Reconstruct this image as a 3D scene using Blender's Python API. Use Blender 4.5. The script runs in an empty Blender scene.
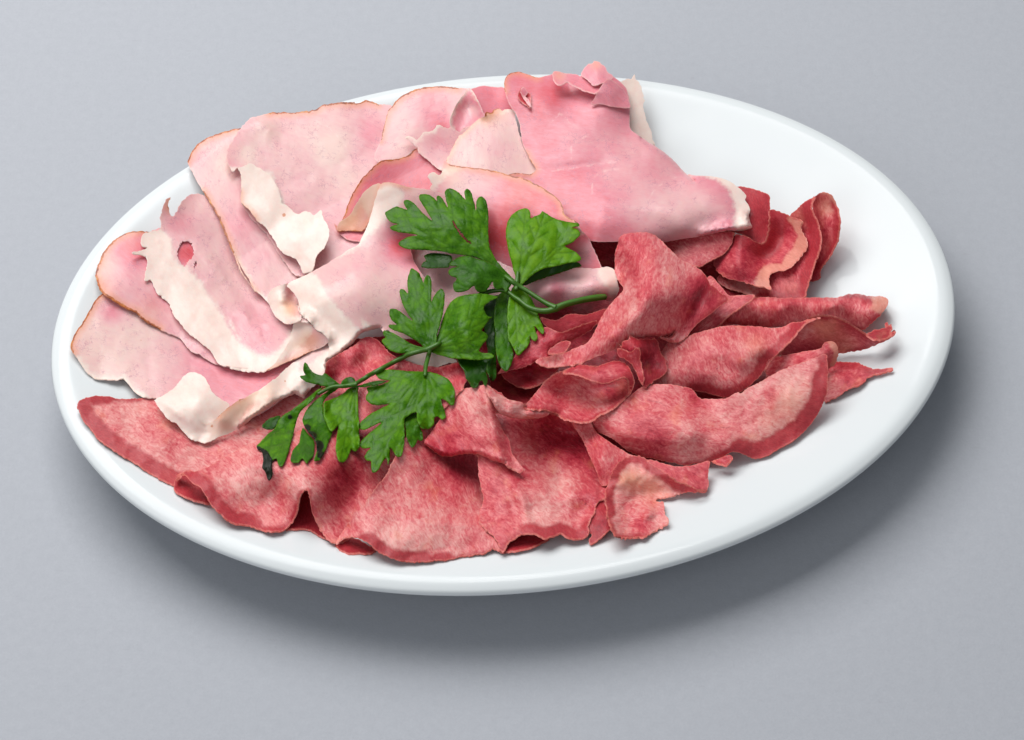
import bpy, math, random
import numpy as np
from mathutils import Vector
from mathutils.geometry import delaunay_2d_cdt

scene = bpy.context.scene
COL = scene.collection
R = np.radians

# ------------------------------------------------------------------ camera
DIST, ELEV, FPX = 1.1, math.radians(48), 2750.0
TGT = np.array([0, 0, 0.027])
CAM = TGT + DIST * np.array([0, -math.cos(ELEV), math.sin(ELEV)])
FW = (TGT - CAM) / DIST
RT = np.array([1.0, 0, 0])
UP = np.cross(RT, FW)
cd = bpy.data.cameras.new('camera'); cam = bpy.data.objects.new('camera', cd)
COL.objects.link(cam); scene.camera = cam
cam.location = Vector(CAM)
cam.rotation_euler = (math.pi / 2 - ELEV, 0, 0)
cd.sensor_width = 36; cd.lens = FPX * 36 / 1024
cd.clip_start = 0.05; cd.clip_end = 100
scene.render.resolution_x, scene.render.resolution_y = 1024, 740

def rays(px, py):
    d = FW[None] + ((px - 512) / FPX)[:, None] * RT - ((py - 370) / FPX)[:, None] * UP
    return d / np.linalg.norm(d, axis=1)[:, None]

# ------------------------------------------------------------------ plate
PC = np.array([-0.0021, 0.0318]); PA, PB, PROT = 0.1850, 0.1426, math.radians(10.8)
# distance in from the outer edge (mm) -> height of the upper face (mm)
TOPD = np.array([0, 0.8, 2.2, 4.5, 7, 9, 10.5, 12.5, 16, 24, 38, 55, 75, 95, 130, 200.]) / 1000
TOPZ = np.array([26.5, 28.0, 28.9, 29.3, 29.1, 28.5, 28.0, 27.3, 26.0, 23.2, 18.2, 13.2, 9.8, 8.2, 7.6, 7.5]) / 1000

def plate_d(x, y):
    """approximate distance in from the outer ellipse"""
    c, s = math.cos(PROT), math.sin(PROT)
    u = (x - PC[0]) * c + (y - PC[1]) * s
    v = -(x - PC[0]) * s + (y - PC[1]) * c
    r = np.sqrt((u / PA) ** 2 + (v / PB) ** 2) + 1e-9
    g = np.sqrt((u / PA ** 2) ** 2 + (v / PB ** 2) ** 2) / r + 1e-9
    L = np.sqrt(u * u + v * v) / r
    return (1 - r) * (0.5 * L + 0.5 / g * 1.0) if False else (1 - r) * np.minimum(L, 1 / g)

def plate_z(x, y):
    d = plate_d(x, y)
    return np.interp(np.clip(d, 0.004, 1), TOPD, TOPZ)

def unproject(px, py, h):
    """point on the pixel ray h metres above the plate's upper face; returns ray distance"""
    d = rays(px, py)
    z = np.full(len(px), 0.02) + h
    for _ in range(25):
        t = (z - CAM[2]) / d[:, 2]
        P = CAM + d * t[:, None]
        z = 0.5 * z + 0.5 * (plate_z(P[:, 0], P[:, 1]) + h)
    return (z - CAM[2]) / d[:, 2]

# ------------------------------------------------------------------ noise
def _hash(ix, iy, seed):
    n = (ix.astype(np.int64) * 374761393 + iy.astype(np.int64) * 668265263 + seed * 974634777) & 0x7fffffff
    n = ((n ^ (n >> 13)) * 1274126177) & 0x7fffffff
    n = (n ^ (n >> 16)) & 0xffffff
    return n / float(0xffffff) * 2 - 1

def vnoise(x, y, seed=0):
    ix, iy = np.floor(x), np.floor(y)
    fx, fy = x - ix, y - iy
    sx, sy = fx ** 3 * (fx * (fx * 6 - 15) + 10), fy ** 3 * (fy * (fy * 6 - 15) + 10)
    a, b = _hash(ix, iy, seed), _hash(ix + 1, iy, seed)
    c, d = _hash(ix, iy + 1, seed), _hash(ix + 1, iy + 1, seed)
    return (a + (b - a) * sx) * (1 - sy) + (c + (d - c) * sx) * sy

# ------------------------------------------------------------------ 2D helpers
def T(x0, y0, s):
    """points read off an enlargement of the reference (5x) with its corner at x0, y0"""
    out = []
    for tok in s.split():
        v = [float(q) for q in tok.split(',')]
        out.append([x0 + v[0] / 5, y0 + v[1] / 5] + v[2:])
    return out

def G(s):
    return [[float(q) for q in tok.split(',')] for tok in s.split()]

def spline_closed(P, step):
    """centripetal-like Catmull-Rom through P (closed), resampled; returns pts and source parameter"""
    n = len(P); pts, par = [], []
    for i in range(n):
        p0, p1, p2, p3 = P[i - 1], P[i], P[(i + 1) % n], P[(i + 2) % n]
        L = np.linalg.norm(p2 - p1)
        k = max(1, int(round(L / step)))
        m1 = (p2 - p0) * 0.5; m2 = (p3 - p1) * 0.5
        for m in (m1, m2):
            l = np.linalg.norm(m)
            if l > L: m *= L / l
        for j in range(k):
            t = j / k
            h00 = 2 * t ** 3 - 3 * t ** 2 + 1; h10 = t ** 3 - 2 * t ** 2 + t
            h01 = -2 * t ** 3 + 3 * t ** 2; h11 = t ** 3 - t ** 2
            pts.append(h00 * p1 + h10 * m1 + h01 * p2 + h11 * m2); par.append(i + t)
    return np.array(pts), np.array(par)

def inside(P, poly):
    x, y = P[:, 0], P[:, 1]; r = np.zeros(len(P), bool)
    a = poly; b = np.roll(poly, -1, 0)
    for (x1, y1), (x2, y2) in zip(a, b):
        if y1 == y2: continue
        c = ((y1 > y) != (y2 > y)) & (x < (x2 - x1) * (y - y1) / (y2 - y1) + x1)
        r ^= c
    return r

def seg_dist(P, A, B):
    """min distance of each P to segments A->B, index of nearest, param"""
    AB = B - A; l2 = (AB ** 2).sum(1) + 1e-12
    best = np.full(len(P), 1e9); bi = np.zeros(len(P), int); bt = np.zeros(len(P))
    for i in range(len(A)):
        t = np.clip(((P - A[i]) @ AB[i]) / l2[i], 0, 1)
        d = np.linalg.norm(P - (A[i] + t[:, None] * AB[i]), axis=1)
        m = d < best; best[m] = d[m]; bi[m] = i; bt[m] = t[m]
    return best, bi, bt

def line_dist(P, line):
    L = np.array([q[:2] for q in line], float)
    return seg_dist(P, L[:-1], L[1:])[0]

def signed_poly(P, poly):
    L = np.array([q[:2] for q in poly], float)
    d = seg_dist(P, L, np.roll(L, -1, 0))[0]
    return np.where(inside(P, L), d, -d)

def tps(ctl, P):
    C = np.array(ctl, float)
    if len(C) == 1: return np.full(len(P), C[0, 2])
    S = 100.0
    X = C[:, :2] / S; Q = P / S
    def U(r2): return 0.5 * r2 * np.log(r2 + 1e-9)
    n = len(X)
    K = U(((X[:, None] - X[None]) ** 2).sum(2)) + np.eye(n) * 2e-4
    if n < 4:
        w = 1 / (((Q[:, None] - X[None]) ** 2).sum(2) + 1e-2)
        return (w * C[:, 2]).sum(1) / w.sum(1)
    A = np.zeros((n + 3, n + 3)); A[:n, :n] = K; A[:n, n] = 1; A[:n, n + 1:] = X
    A[n, :n] = 1; A[n + 1:, :n] = X.T
    A += np.eye(n + 3) * 1e-10
    w = np.linalg.solve(A, np.r_[C[:, 2], 0, 0, 0])
    v = U(((Q[:, None] - X[None]) ** 2).sum(2)) @ w[:n] + w[n] + Q @ w[n + 1:]
    return np.clip(v, C[:, 2].min() - 1.0, C[:, 2].max() + 1.5)

# ------------------------------------------------------------------ painter buffer: nearest built surface along each sight line
W, H, PAD = 1024, 740, 60
BUF = np.full((H + 2 * PAD, W + 2 * PAD), 9.0)
def buf_write(px, py, t):
    for dx in (-0.7, 0.7):
        for dy in (-0.7, 0.7):
            ix = np.clip((px + dx + PAD).astype(int), 0, W + 2 * PAD - 1)
            iy = np.clip((py + dy + PAD).astype(int), 0, H + 2 * PAD - 1)
            np.minimum.at(BUF, (iy, ix), t)
def buf_read(px, py):
    r = np.full(len(px), 9.0)
    for dx in (-1, 0, 1):
        for dy in (-1, 0, 1):
            ix = np.clip((px + dx + PAD).astype(int), 0, W + 2 * PAD - 1)
            iy = np.clip((py + dy + PAD).astype(int), 0, H + 2 * PAD - 1)
            r = np.minimum(r, BUF[iy, ix])
    return r

SEED = [11]
def sheet(outline, h, th=0.8, step=2.1, rag=0.7, ragf=0.35, wave=0.7, wl=26, rim=None, fat=None, seams=None,
          roll=None, tone=0.5, tones=None, holes=None, grain=0.0, clr=None, veins=None, vk=0.0, lift=True,
          lsmooth=26, edgedown=None, fine=0.12, marks=None, warm=None, ripple=0.25, creases=None, gain=0.0):
    """One slice (or leaf) face: outline in sight-line coordinates with real heights above the plate.
    h, th in mm. rim: list of (i0, i1, width_px) along outline. roll: list of (i0, i1, radius_px, drop_mm)."""
    SEED[0] += 7; sd = SEED[0]
    O = np.array([p[:2] for p in outline], float)
    if np.sum(O[:, 0] * np.roll(O[:, 1], -1) - np.roll(O[:, 0], -1) * O[:, 1]) < 0:
        n_ = len(O); O = O[::-1].copy(); rev = True
    else: rev = False; n_ = len(O)
    def ix(i): return (n_ - 1 - i) if rev else i
    B, par = spline_closed(O, step * 0.75)
    # ragged edge
    Tn = np.roll(B, -1, 0) - np.roll(B, 1, 0); Tn /= np.linalg.norm(Tn, axis=1)[:, None] + 1e-9
    Nn = np.c_[Tn[:, 1], -Tn[:, 0]]
    s = np.r_[0, np.cumsum(np.linalg.norm(np.diff(B, axis=0), axis=1))]
    am = rag * (0.55 * vnoise(s * ragf, s * 0 + 3, sd) + 0.45 * vnoise(s * ragf * 2.7, s * 0 + 9, sd))
    am += 0.5 * rag * vnoise(s * 0.09, s * 0 + 5, sd)
    B = B + Nn * am[:, None]
    keep = np.linalg.norm(B - np.roll(B, 1, 0), axis=1) > 0.25
    B, par = B[keep], par[keep]
    nb = len(B)
    lo, hi = B.min(0), B.max(0)
    gx, gy = np.meshgrid(np.arange(lo[0], hi[0], step), np.arange(lo[1], hi[1], step * 0.87))
    gx[1::2] += step / 2
    Pg = np.c_[gx.ravel(), gy.ravel()]
    rs = np.random.RandomState(sd); Pg += rs.uniform(-0.25, 0.25, Pg.shape) * step
    Pg = Pg[inside(Pg, B)]
    if len(Pg):
        dd = seg_dist(Pg, B, np.roll(B, -1, 0))[0]
        Pg = Pg[dd > step * 0.55]
    V = np.vstack([B, Pg])
    edges = [(i, (i + 1) % nb) for i in range(nb)]
    vo, eo, fo, ov, oe, of = delaunay_2d_cdt([Vector(p) for p in V], edges, [list(range(nb))], 1, 1e-5)
    V2 = np.array([tuple(v) for v in vo])
    F = np.array([f for f in fo if len(f) == 3], int)
    cen = V2[F].mean(1)
    F = F[inside(cen, B)]
    if holes:
        cen = V2[F].mean(1)
        for hp in holes:
            hpoly = spline_closed(np.array([q[:2] for q in hp], float), 1.2)[0]
            F = F[~inside(cen, hpoly)]; cen = V2[F].mean(1)
    used = np.unique(F); mp = -np.ones(len(V2), int); mp[used] = np.arange(len(used))
    V2 = V2[used]; F = mp[F]
    a2 = np.cross(V2[F[:, 1]] - V2[F[:, 0]], V2[F[:, 2]] - V2[F[:, 0]])
    F = F[np.abs(a2) > 1e-6]; a2 = a2[np.abs(a2) > 1e-6]
    F[a2 > 0] = F[a2 > 0][:, ::-1]      # towards the viewer (y runs down)
    px, py = V2[:, 0], V2[:, 1]
    dist, bi, _ = seg_dist(V2, B, np.roll(B, -1, 0))
    pv = par[bi]
    # heights
    hh = tps(h, V2) if not np.isscalar(h) else np.full(len(V2), float(h))
    hh = hh + gain * np.maximum(0, hh - 3)
    hh = hh + wave * (0.7 * vnoise(px / wl, py / wl, sd + 1) + 0.3 * vnoise(px / wl * 2.3, py / wl * 2.3, sd + 2))
    for (ln, dep, wd) in (creases or []):
        dep = dep * 0.6; wd = wd * 1.15
        L_ = np.array([q[:2] for q in ln], float)
        dd_, bi_, bt_ = seg_dist(V2, L_[:-1], L_[1:])
        u_ = (bi_ + bt_) / (len(L_) - 1)
        hh = hh - dep * np.exp(-(dd_ / wd) ** 2) * (0.35 + 0.65 * np.sin(np.pi * np.clip(u_ * 0.86 + 0.07, 0, 1)))
    hh = hh + ripple * vnoise(px / 11.0, py / 11.0, sd + 4)
    hh = hh + fine * vnoise(px / 5.0, py / 5.0, sd + 3)
    def span(i0, i1):
        a, b = ix(i0), ix(i1)
        if rev: a, b = b, a
        if a <= b: on = [(a, b)]
        else: on = [(a, n_), (0, b)]
        return on
    def span_dist(i0, i1):
        m = np.zeros(nb, bool)
        for a, b in span(i0, i1): m |= (par >= a - 1e-6) & (par <= b + 1e-6)
        idx = np.where(m)[0]
        A = B[idx]; Bn = np.roll(B, -1, 0)[idx]
        keep = m[(idx + 1) % nb]
        return seg_dist(V2, A[keep], Bn[keep])[0]
    if roll:
        for i0, i1, r, drop in roll:
            d = span_dist(i0, i1)
            q = np.clip(1 - d / r, 0, 1)
            hh = hh - drop * (1 - np.sqrt(np.clip(1 - q ** 2, 0, 1)))
    vd = np.full(len(V2), 99.0)
    if veins:
        for ln in veins: vd = np.minimum(vd, line_dist(V2, ln))
        hh = hh + vk * np.minimum(vd, 7) / 7 - vk * 0.6 * np.clip(vd - 7, 0, 20) / 20
    hh = np.maximum(hh, th * 0.6 + 0.2)
    t = unproject(px, py, hh / 1000)
    th_m = th / 1000
    E = np.vstack([F[:, [0, 1]], F[:, [1, 2]], F[:, [2, 0]]])
    if lift:
        c = th_m + (0.0002 if clr is None else clr / 1000)
        L0 = np.maximum(0, t - (buf_read(px, py) - c))
        L = L0.copy()
        deg = np.bincount(E.ravel(), minlength=len(V2)).astype(float) + 1e-9
        for _ in range(lsmooth):
            S = np.bincount(E[:, 0], L[E[:, 1]], len(V2)) + np.bincount(E[:, 1], L[E[:, 0]], len(V2))
            L = np.maximum(L0, 0.15 * L + 0.85 * S / deg)
        t = t - L
    buf_write(px, py, t)
    P = CAM + rays(px, py) * t[:, None]
    fn = np.cross(P[F[:, 1]] - P[F[:, 0]], P[F[:, 2]] - P[F[:, 0]])
    N = np.zeros_like(P)
    for k in range(3): np.add.at(N, F[:, k], fn)
    N /= np.linalg.norm(N, axis=1)[:, None] + 1e-12
    # attributes
    rimv = np.full(len(V2), -20.0)
    for (i0, i1, w) in (rim or []): rimv = np.maximum(rimv, w - span_dist(i0, i1))
    fatv = np.full(len(V2), -20.0)
    for fp in (fat or []):
        if isinstance(fp, tuple): fatv = np.maximum(fatv, fp[2] - span_dist(fp[0], fp[1]))
        else: fatv = np.maximum(fatv, signed_poly(V2, fp))
    fatv = np.maximum(fatv, -20)
    tn = np.full(len(V2), float(tone))
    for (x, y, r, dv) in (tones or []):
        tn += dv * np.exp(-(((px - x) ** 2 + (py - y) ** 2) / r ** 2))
    sm = np.full(len(V2), -9.0)
    for ln in (seams or []): sm = np.maximum(sm, -line_dist(V2, ln))
    mk = np.full(len(V2), -9.0)
    for (x, y, r) in (marks or []): mk = np.maximum(mk, r - np.hypot(px - x, py - y))
    wm = np.zeros(len(V2))
    for (x, y, r, k) in (warm or []): wm += k * np.exp(-(((px - x) ** 2 + (py - y) ** 2) / r ** 2))
    ca, sa = math.cos(R(grain)), math.sin(R(grain))
    # real lengths in mm on the slice
    gu = (px * ca + py * sa) * 0.4 + (sd % 97) * 5.3; gv = (-px * sa + py * ca) * 0.4 + (sd % 53) * 7.7
    n = len(V2)
    att = dict(rim=rimv, fat=fatv, tone=tn, seam=sm, edge=dist, vein=vd, mark=mk, warm=wm,
               gu=gu, gv=gv)
    # solid: underside and side wall
    Pb = P - N * th_m
    ed = {}
    for a, b in E:
        if (b, a) in ed: del ed[(b, a)]
        else: ed[(a, b)] = 1
    faces = [tuple(f) for f in F] + [(f[2] + n, f[1] + n, f[0] + n) for f in F]
    ring = {}
    for a, b in ed:
        for q in (a, b): ring.setdefault(q, len(ring))
    rid = np.array(list(ring.keys()))
    m2 = 2 * n
    for a, b in ed: faces.append((b, a, m2 + ring[a], m2 + ring[b]))
    cen_ = {}
    outw = np.zeros((len(rid), 3)); 
    for a, b in ed:
        e_ = P[b] - P[a]
        for q in (a, b): outw[ring[q]] += np.cross(e_, N[q])
    outw /= np.linalg.norm(outw, axis=1)[:, None] + 1e-12
    Nr = N[rid] * 0.75 + outw * 0.65; Nr /= np.linalg.norm(Nr, axis=1)[:, None]
    return dict(v=np.vstack([P, Pb, Pb[rid]]), n=np.vstack([N, -N, Nr]), f=faces, a={k: np.r_[x, x, x[rid]] for k, x in att.items()})

def merge(parts):
    v, nn, f, a, o = [], [], [], {}, 0
    for p in parts:
        v.append(p['v']); nn.append(p['n']); f += [tuple(int(i) + o for i in q) for q in p['f']]
        for k in p['a']: a.setdefault(k, []).append(p['a'][k])
        o += len(p['v'])
    return dict(v=np.vstack(v), n=np.vstack(nn), f=f, a={k: np.concatenate(x) for k, x in a.items()})

def mesh_obj(name, v, f, mat, att=None, parent=None, origin=None, normals=None):
    me = bpy.data.meshes.new(name)
    org = np.zeros(3) if origin is None else np.array(origin)
    me.from_pydata([tuple(p) for p in (v - org)], [], f)
    me.polygons.foreach_set('use_smooth', [True] * len(me.polygons))
    for k, x in (att or {}).items():
        if k in ('gu', 'gv'): continue
        at = me.attributes.new(k, 'FLOAT', 'POINT'); at.data.foreach_set('value', x.astype(np.float32))
    if att and 'gu' in att:
        at = me.attributes.new('grain', 'FLOAT_VECTOR', 'POINT')
        at.data.foreach_set('vector', np.c_[att['gu'], att['gv'], np.zeros(len(v))].astype(np.float32).ravel())
    me.materials.append(mat)
    me.update()
    if normals is not None:
        me.normals_split_custom_set_from_vertices([tuple(q) for q in normals])
    o = bpy.data.objects.new(name, me); COL.objects.link(o)
    if parent is not None: o.parent = parent
    elif origin is not None: o.location = Vector(org)
    return o

def vnormals(v, f):
    N = np.zeros_like(v)
    tri = [(q[0], q[i], q[i + 1]) for q in f for i in range(1, len(q) - 1)]
    tri = np.array(tri)
    fn = np.cross(v[tri[:, 1]] - v[tri[:, 0]], v[tri[:, 2]] - v[tri[:, 0]])
    for k in range(3): np.add.at(N, tri[:, k], fn)
    return N / (np.linalg.norm(N, axis=1)[:, None] + 1e-15)

def comps(f, idx, nv):
    par = np.arange(nv)
    def find(i):
        while par[i] != i:
            par[i] = par[par[i]]; i = par[i]
        return i
    for i in idx:
        r = find(int(f[i][0]))
        for q in f[i][1:]:
            s = find(int(q))
            if s != r: par[s] = r
    out = {}
    for i in idx: out.setdefault(find(int(f[i][0])), []).append(i)
    return [np.array(g) for g in out.values()]

def slice_obj(name, label, cat, group, patches, mat, classes):
    """classes: list of (part_name, attribute) tested in order, last is the rest"""
    M = merge(patches) if len(patches) > 1 else patches[0]
    v, f, a = M['v'], M['f'], M['a']
    N = M['n']
    org = np.array([v[:, 0].mean(), v[:, 1].mean(), v[:, 2].min()])
    root = bpy.data.objects.new(name, None); COL.objects.link(root)
    root.location = Vector(org); root.empty_display_size = 0.01
    root['label'] = label; root['category'] = cat; root['group'] = group
    fi = [np.array(q) for q in f]
    left = np.ones(len(f), bool)
    for pname, att, thr in classes + [(None, None, None)]:
        if att is None: sel = left; pname = classes_rest[mat.name]
        else:
            fv = np.array([a[att][q].mean() for q in fi]); sel = left & (fv > thr)
        if att is not None:
            groups = [g for g in comps(f, np.where(sel)[0], len(v)) if len(g) >= 120]
        else: groups = [np.where(left)[0]]
        for idx in groups:
          if len(idx) == 0: continue
          left[idx] = False
          if True:
            fs = [f[i] for i in idx]
            us = np.unique(np.concatenate([fi[i] for i in idx]))
            mp = {int(q): k for k, q in enumerate(us)}
            mesh_obj(pname, v[us] - org, [tuple(mp[int(q)] for q in x) for x in fs], mat,
                     {k: x[us] for k, x in a.items()}, root, None, N[us])
    return root
classes_rest = {'cooked_ham': 'lean_meat', 'cured_tongue': 'marbled_meat'}

# ------------------------------------------------------------------ materials
class NT:
    def __init__(s, name):
        s.m = bpy.data.materials.new(name); s.m.use_nodes = True
        s.t = s.m.node_tree; s.t.nodes.clear()
        s.out = s.n('ShaderNodeOutputMaterial'); s.b = s.n('ShaderNodeBsdfPrincipled')
        s.l(s.b.outputs[0], s.out.inputs[0])
    def n(s, k, **kw):
        x = s.t.nodes.new(k)
        for a, b in kw.items(): setattr(x, a, b)
        return x
    def l(s, a, b): s.t.links.new(a, b)
    def set(s, sock, v):
        if hasattr(v, 'is_output') or isinstance(v, bpy.types.NodeSocket): s.l(v, sock)
        elif isinstance(v, (tuple, list)) and len(v) == 3 and sock.type == 'RGBA': sock.default_value = (*v, 1)
        else: sock.default_value = v
    def attr(s, name, vec=False):
        x = s.n('ShaderNodeAttribute', attribute_name=name)
        return x.outputs['Vector'] if vec else x.outputs['Fac']
    def math(s, op, a, b=0.0, c=0.0, clamp=False):
        x = s.n('ShaderNodeMath', operation=op, use_clamp=clamp)
        s.set(x.inputs[0], a); s.set(x.inputs[1], b); s.set(x.inputs[2], c); return x.outputs[0]
    def ss(s, v, lo, hi, a=0.0, b=1.0):
        x = s.n('ShaderNodeMapRange', interpolation_type='SMOOTHSTEP')
        s.set(x.inputs['Value'], v); x.inputs['From Min'].default_value = lo; x.inputs['From Max'].default_value = hi
        x.inputs['To Min'].default_value = a; x.inputs['To Max'].default_value = b
        return x.outputs['Result']
    def mix(s, f, a, b, blend='MIX'):
        x = s.n('ShaderNodeMix', data_type='RGBA', blend_type=blend)
        s.set(x.inputs[0], f); s.set(x.inputs[6], a); s.set(x.inputs[7], b); return x.outputs[2]
    def noise(s, vec, scale, detail=3, rough=0.5, dist=0.0, off=None, sc=None):
        if sc is not None or off is not None:
            mp = s.n('ShaderNodeMapping'); s.l(vec, mp.inputs[0])
            if sc is not None: mp.inputs['Scale'].default_value = sc
            if off is not None: mp.inputs['Location'].default_value = off
            vec = mp.outputs[0]
        x = s.n('ShaderNodeTexNoise'); s.l(vec, x.inputs['Vector'])
        x.inputs['Scale'].default_value = scale; x.inputs['Detail'].default_value = detail
        x.inputs['Roughness'].default_value = rough; x.inputs['Distortion'].default_value = dist
        return x.outputs['Fac']
    def ramp(s, f, stops):
        x = s.n('ShaderNodeValToRGB'); s.l(f, x.inputs[0]); e = x.color_ramp.elements
        while len(e) < len(stops): e.new(0.5)
        for el, (p, c) in zip(e, stops): el.position = p; el.color = (*c, 1)
        return x.outputs[0]
    def bump(s, hgt, strength, dist):
        x = s.n('ShaderNodeBump'); s.l(hgt, x.inputs['Height'])
        x.inputs['Strength'].default_value = strength; x.inputs['Distance'].default_value = dist
        s.l(x.outputs[0], s.b.inputs['Normal'])

def mat_ham():
    m = NT('cooked_ham'); g = m.attr('grain', True)
    n1 = m.noise(g, 0.09, 3, 0.55); n2 = m.noise(g, 0.6, 4, 0.6, sc=(0.35, 1, 1)); n3 = m.noise(g, 2.2, 3, 0.6, sc=(0.25, 1, 1))
    tone = m.math('ADD', m.attr('tone'), m.math('MULTIPLY', m.math('SUBTRACT', n1, 0.5), 0.42))
    tone = m.math('ADD', tone, m.math('MULTIPLY', m.math('SUBTRACT', n2, 0.5), 0.28))
    tone = m.math('ADD', tone, m.math('MULTIPLY', m.math('SUBTRACT', n3, 0.5), 0.16))
    lean = m.ramp(tone, [(0.0, (0.81, 0.55, 0.50)), (0.3, (0.78, 0.415, 0.43)), (0.55, (0.745, 0.265, 0.315)),
                         (0.8, (0.70, 0.135, 0.165)), (1.0, (0.58, 0.06, 0.075))])
    # fine dark fibres
    v = m.n('ShaderNodeTexVoronoi', feature='DISTANCE_TO_EDGE'); v.inputs['Scale'].default_value = 0.42
    mp = m.n('ShaderNodeMapping'); mp.inputs['Scale'].default_value = (0.55, 1, 1)
    nd = m.n('ShaderNodeTexNoise'); m.l(g, nd.inputs['Vector']); nd.inputs['Scale'].default_value = 0.5
    add = m.n('ShaderNodeVectorMath', operation='MULTIPLY_ADD'); m.l(nd.outputs['Color'], add.inputs[0]); add.inputs[1].default_value = (5, 5, 5); m.l(g, add.inputs[2])
    m.l(add.outputs[0], mp.inputs[0]); m.l(mp.outputs[0], v.inputs['Vector'])
    crack = m.ss(v.outputs['Distance'], 0.0, 0.055, 1, 0)
    crack = m.math('MULTIPLY', crack, m.ss(m.noise(g, 0.16, 2, off=(31, 7, 0)), 0.46, 0.60))
    lean = m.mix(m.math('MULTIPLY', crack, 0.5), lean, (0.48, 0.19, 0.27))
    # pale connective seams
    sf = m.ss(m.math('ADD', m.attr('seam'), m.math('MULTIPLY', m.noise(g, 1.3, 3), 1.6)), -0.9, 0.9)
    lean = m.mix(m.math('MULTIPLY', m.math('MULTIPLY', sf, 0.5), m.ss(m.noise(g, 0.35, 3, off=(2, 9, 0)), 0.42, 0.62)), lean, (0.88, 0.62, 0.58))
    fib = m.ss(m.noise(g, 1.5, 4, 0.7, 0.6, off=(60, 8, 0), sc=(0.16, 1, 1)), 0.60, 0.72)
    lean = m.mix(m.math('MULTIPLY', m.math('MULTIPLY', fib, 0.30), m.ss(n1, 0.42, 0.6)), lean, (0.48, 0.17, 0.24))
    fleck = m.ss(m.noise(g, 0.42, 4, 0.7, off=(9, 50, 0)), 0.68, 0.78)
    lean = m.mix(m.math('MULTIPLY', fleck, 0.35), lean, (0.90, 0.66, 0.62))
    fcol = m.ramp(m.noise(g, 0.25, 4, 0.6, off=(70, 3, 0)), [(0.3, (0.84, 0.64, 0.57)), (0.55, (0.86, 0.71, 0.63)), (0.8, (0.88, 0.76, 0.69))])
    nf = m.math('MULTIPLY', m.math('SUBTRACT', m.noise(g, 0.35, 4, 0.65, off=(5, 90, 0)), 0.5), 11)
    ff = m.ss(m.math('ADD', m.attr('fat'), nf), -3.2, 3.2)
    col = m.mix(m.math('MULTIPLY', ff, 0.93), lean, fcol)
    col = m.mix(m.math('MULTIPLY', m.attr('warm'), 0.8, clamp=True), col, (0.82, 0.42, 0.23))
    ee = m.ss(m.math('ADD', m.attr('edge'), m.math('MULTIPLY', m.noise(g, 1.2, 3, off=(6, 6, 0)), 1.6)), 0.7, 1.9, 1, 0)
    col = m.mix(m.math('MULTIPLY', ee, 0.3), col, (0.90, 0.66, 0.57))
    # smoked rind
    nr = m.math('MULTIPLY', m.math('SUBTRACT', m.noise(g, 0.5, 4, 0.65, off=(15, 40, 0)), 0.5), 4.5)
    rv = m.math('ADD', m.attr('rim'), nr)
    col = m.mix(m.math('MULTIPLY', m.ss(rv, -6.5, 1.5), 0.6), col, (0.80, 0.33, 0.19))
    rc = m.ramp(m.noise(g, 0.3, 3, 0.6, off=(1, 2, 0)), [(0.35, (0.22, 0.045, 0.018)), (0.55, (0.50, 0.15, 0.05)), (0.75, (0.72, 0.33, 0.09))])
    col = m.mix(m.ss(rv, 0.2, 1.4), col, rc)
    col = m.mix(m.math('MULTIPLY', m.ss(m.attr('mark'), -0.3, 0.5), 0.8), col, (0.60, 0.22, 0.10))
    m.set(m.b.inputs['Base Color'], col)
    m.b.inputs['Subsurface Weight'].default_value = 0.25
    m.b.inputs['Subsurface Radius'].default_value = (1.0, 0.4, 0.3); m.b.inputs['Subsurface Scale'].default_value = 0.0022
    m.set(m.b.inputs['Roughness'], m.ss(n2, 0.3, 0.7, 0.30, 0.44))
    m.b.inputs['IOR'].default_value = 1.42; m.b.inputs['Specular IOR Level'].default_value = 0.36
    hgt = m.math('ADD', m.math('MULTIPLY', n2, 0.7), m.math('MULTIPLY', n3, 0.35))
    hgt = m.math('SUBTRACT', hgt, m.math('MULTIPLY', crack, 0.5))
    m.b.inputs['Coat Weight'].default_value = 0.2; m.b.inputs['Coat Roughness'].default_value = 0.14
    cb = m.n('ShaderNodeBump'); m.l(n2, cb.inputs['Height']); cb.inputs['Strength'].default_value = 0.5; cb.inputs['Distance'].default_value = 0.0004; m.l(cb.outputs[0], m.b.inputs['Coat Normal'])
    m.bump(hgt, 0.12, 0.0003)
    return m.m

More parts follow.
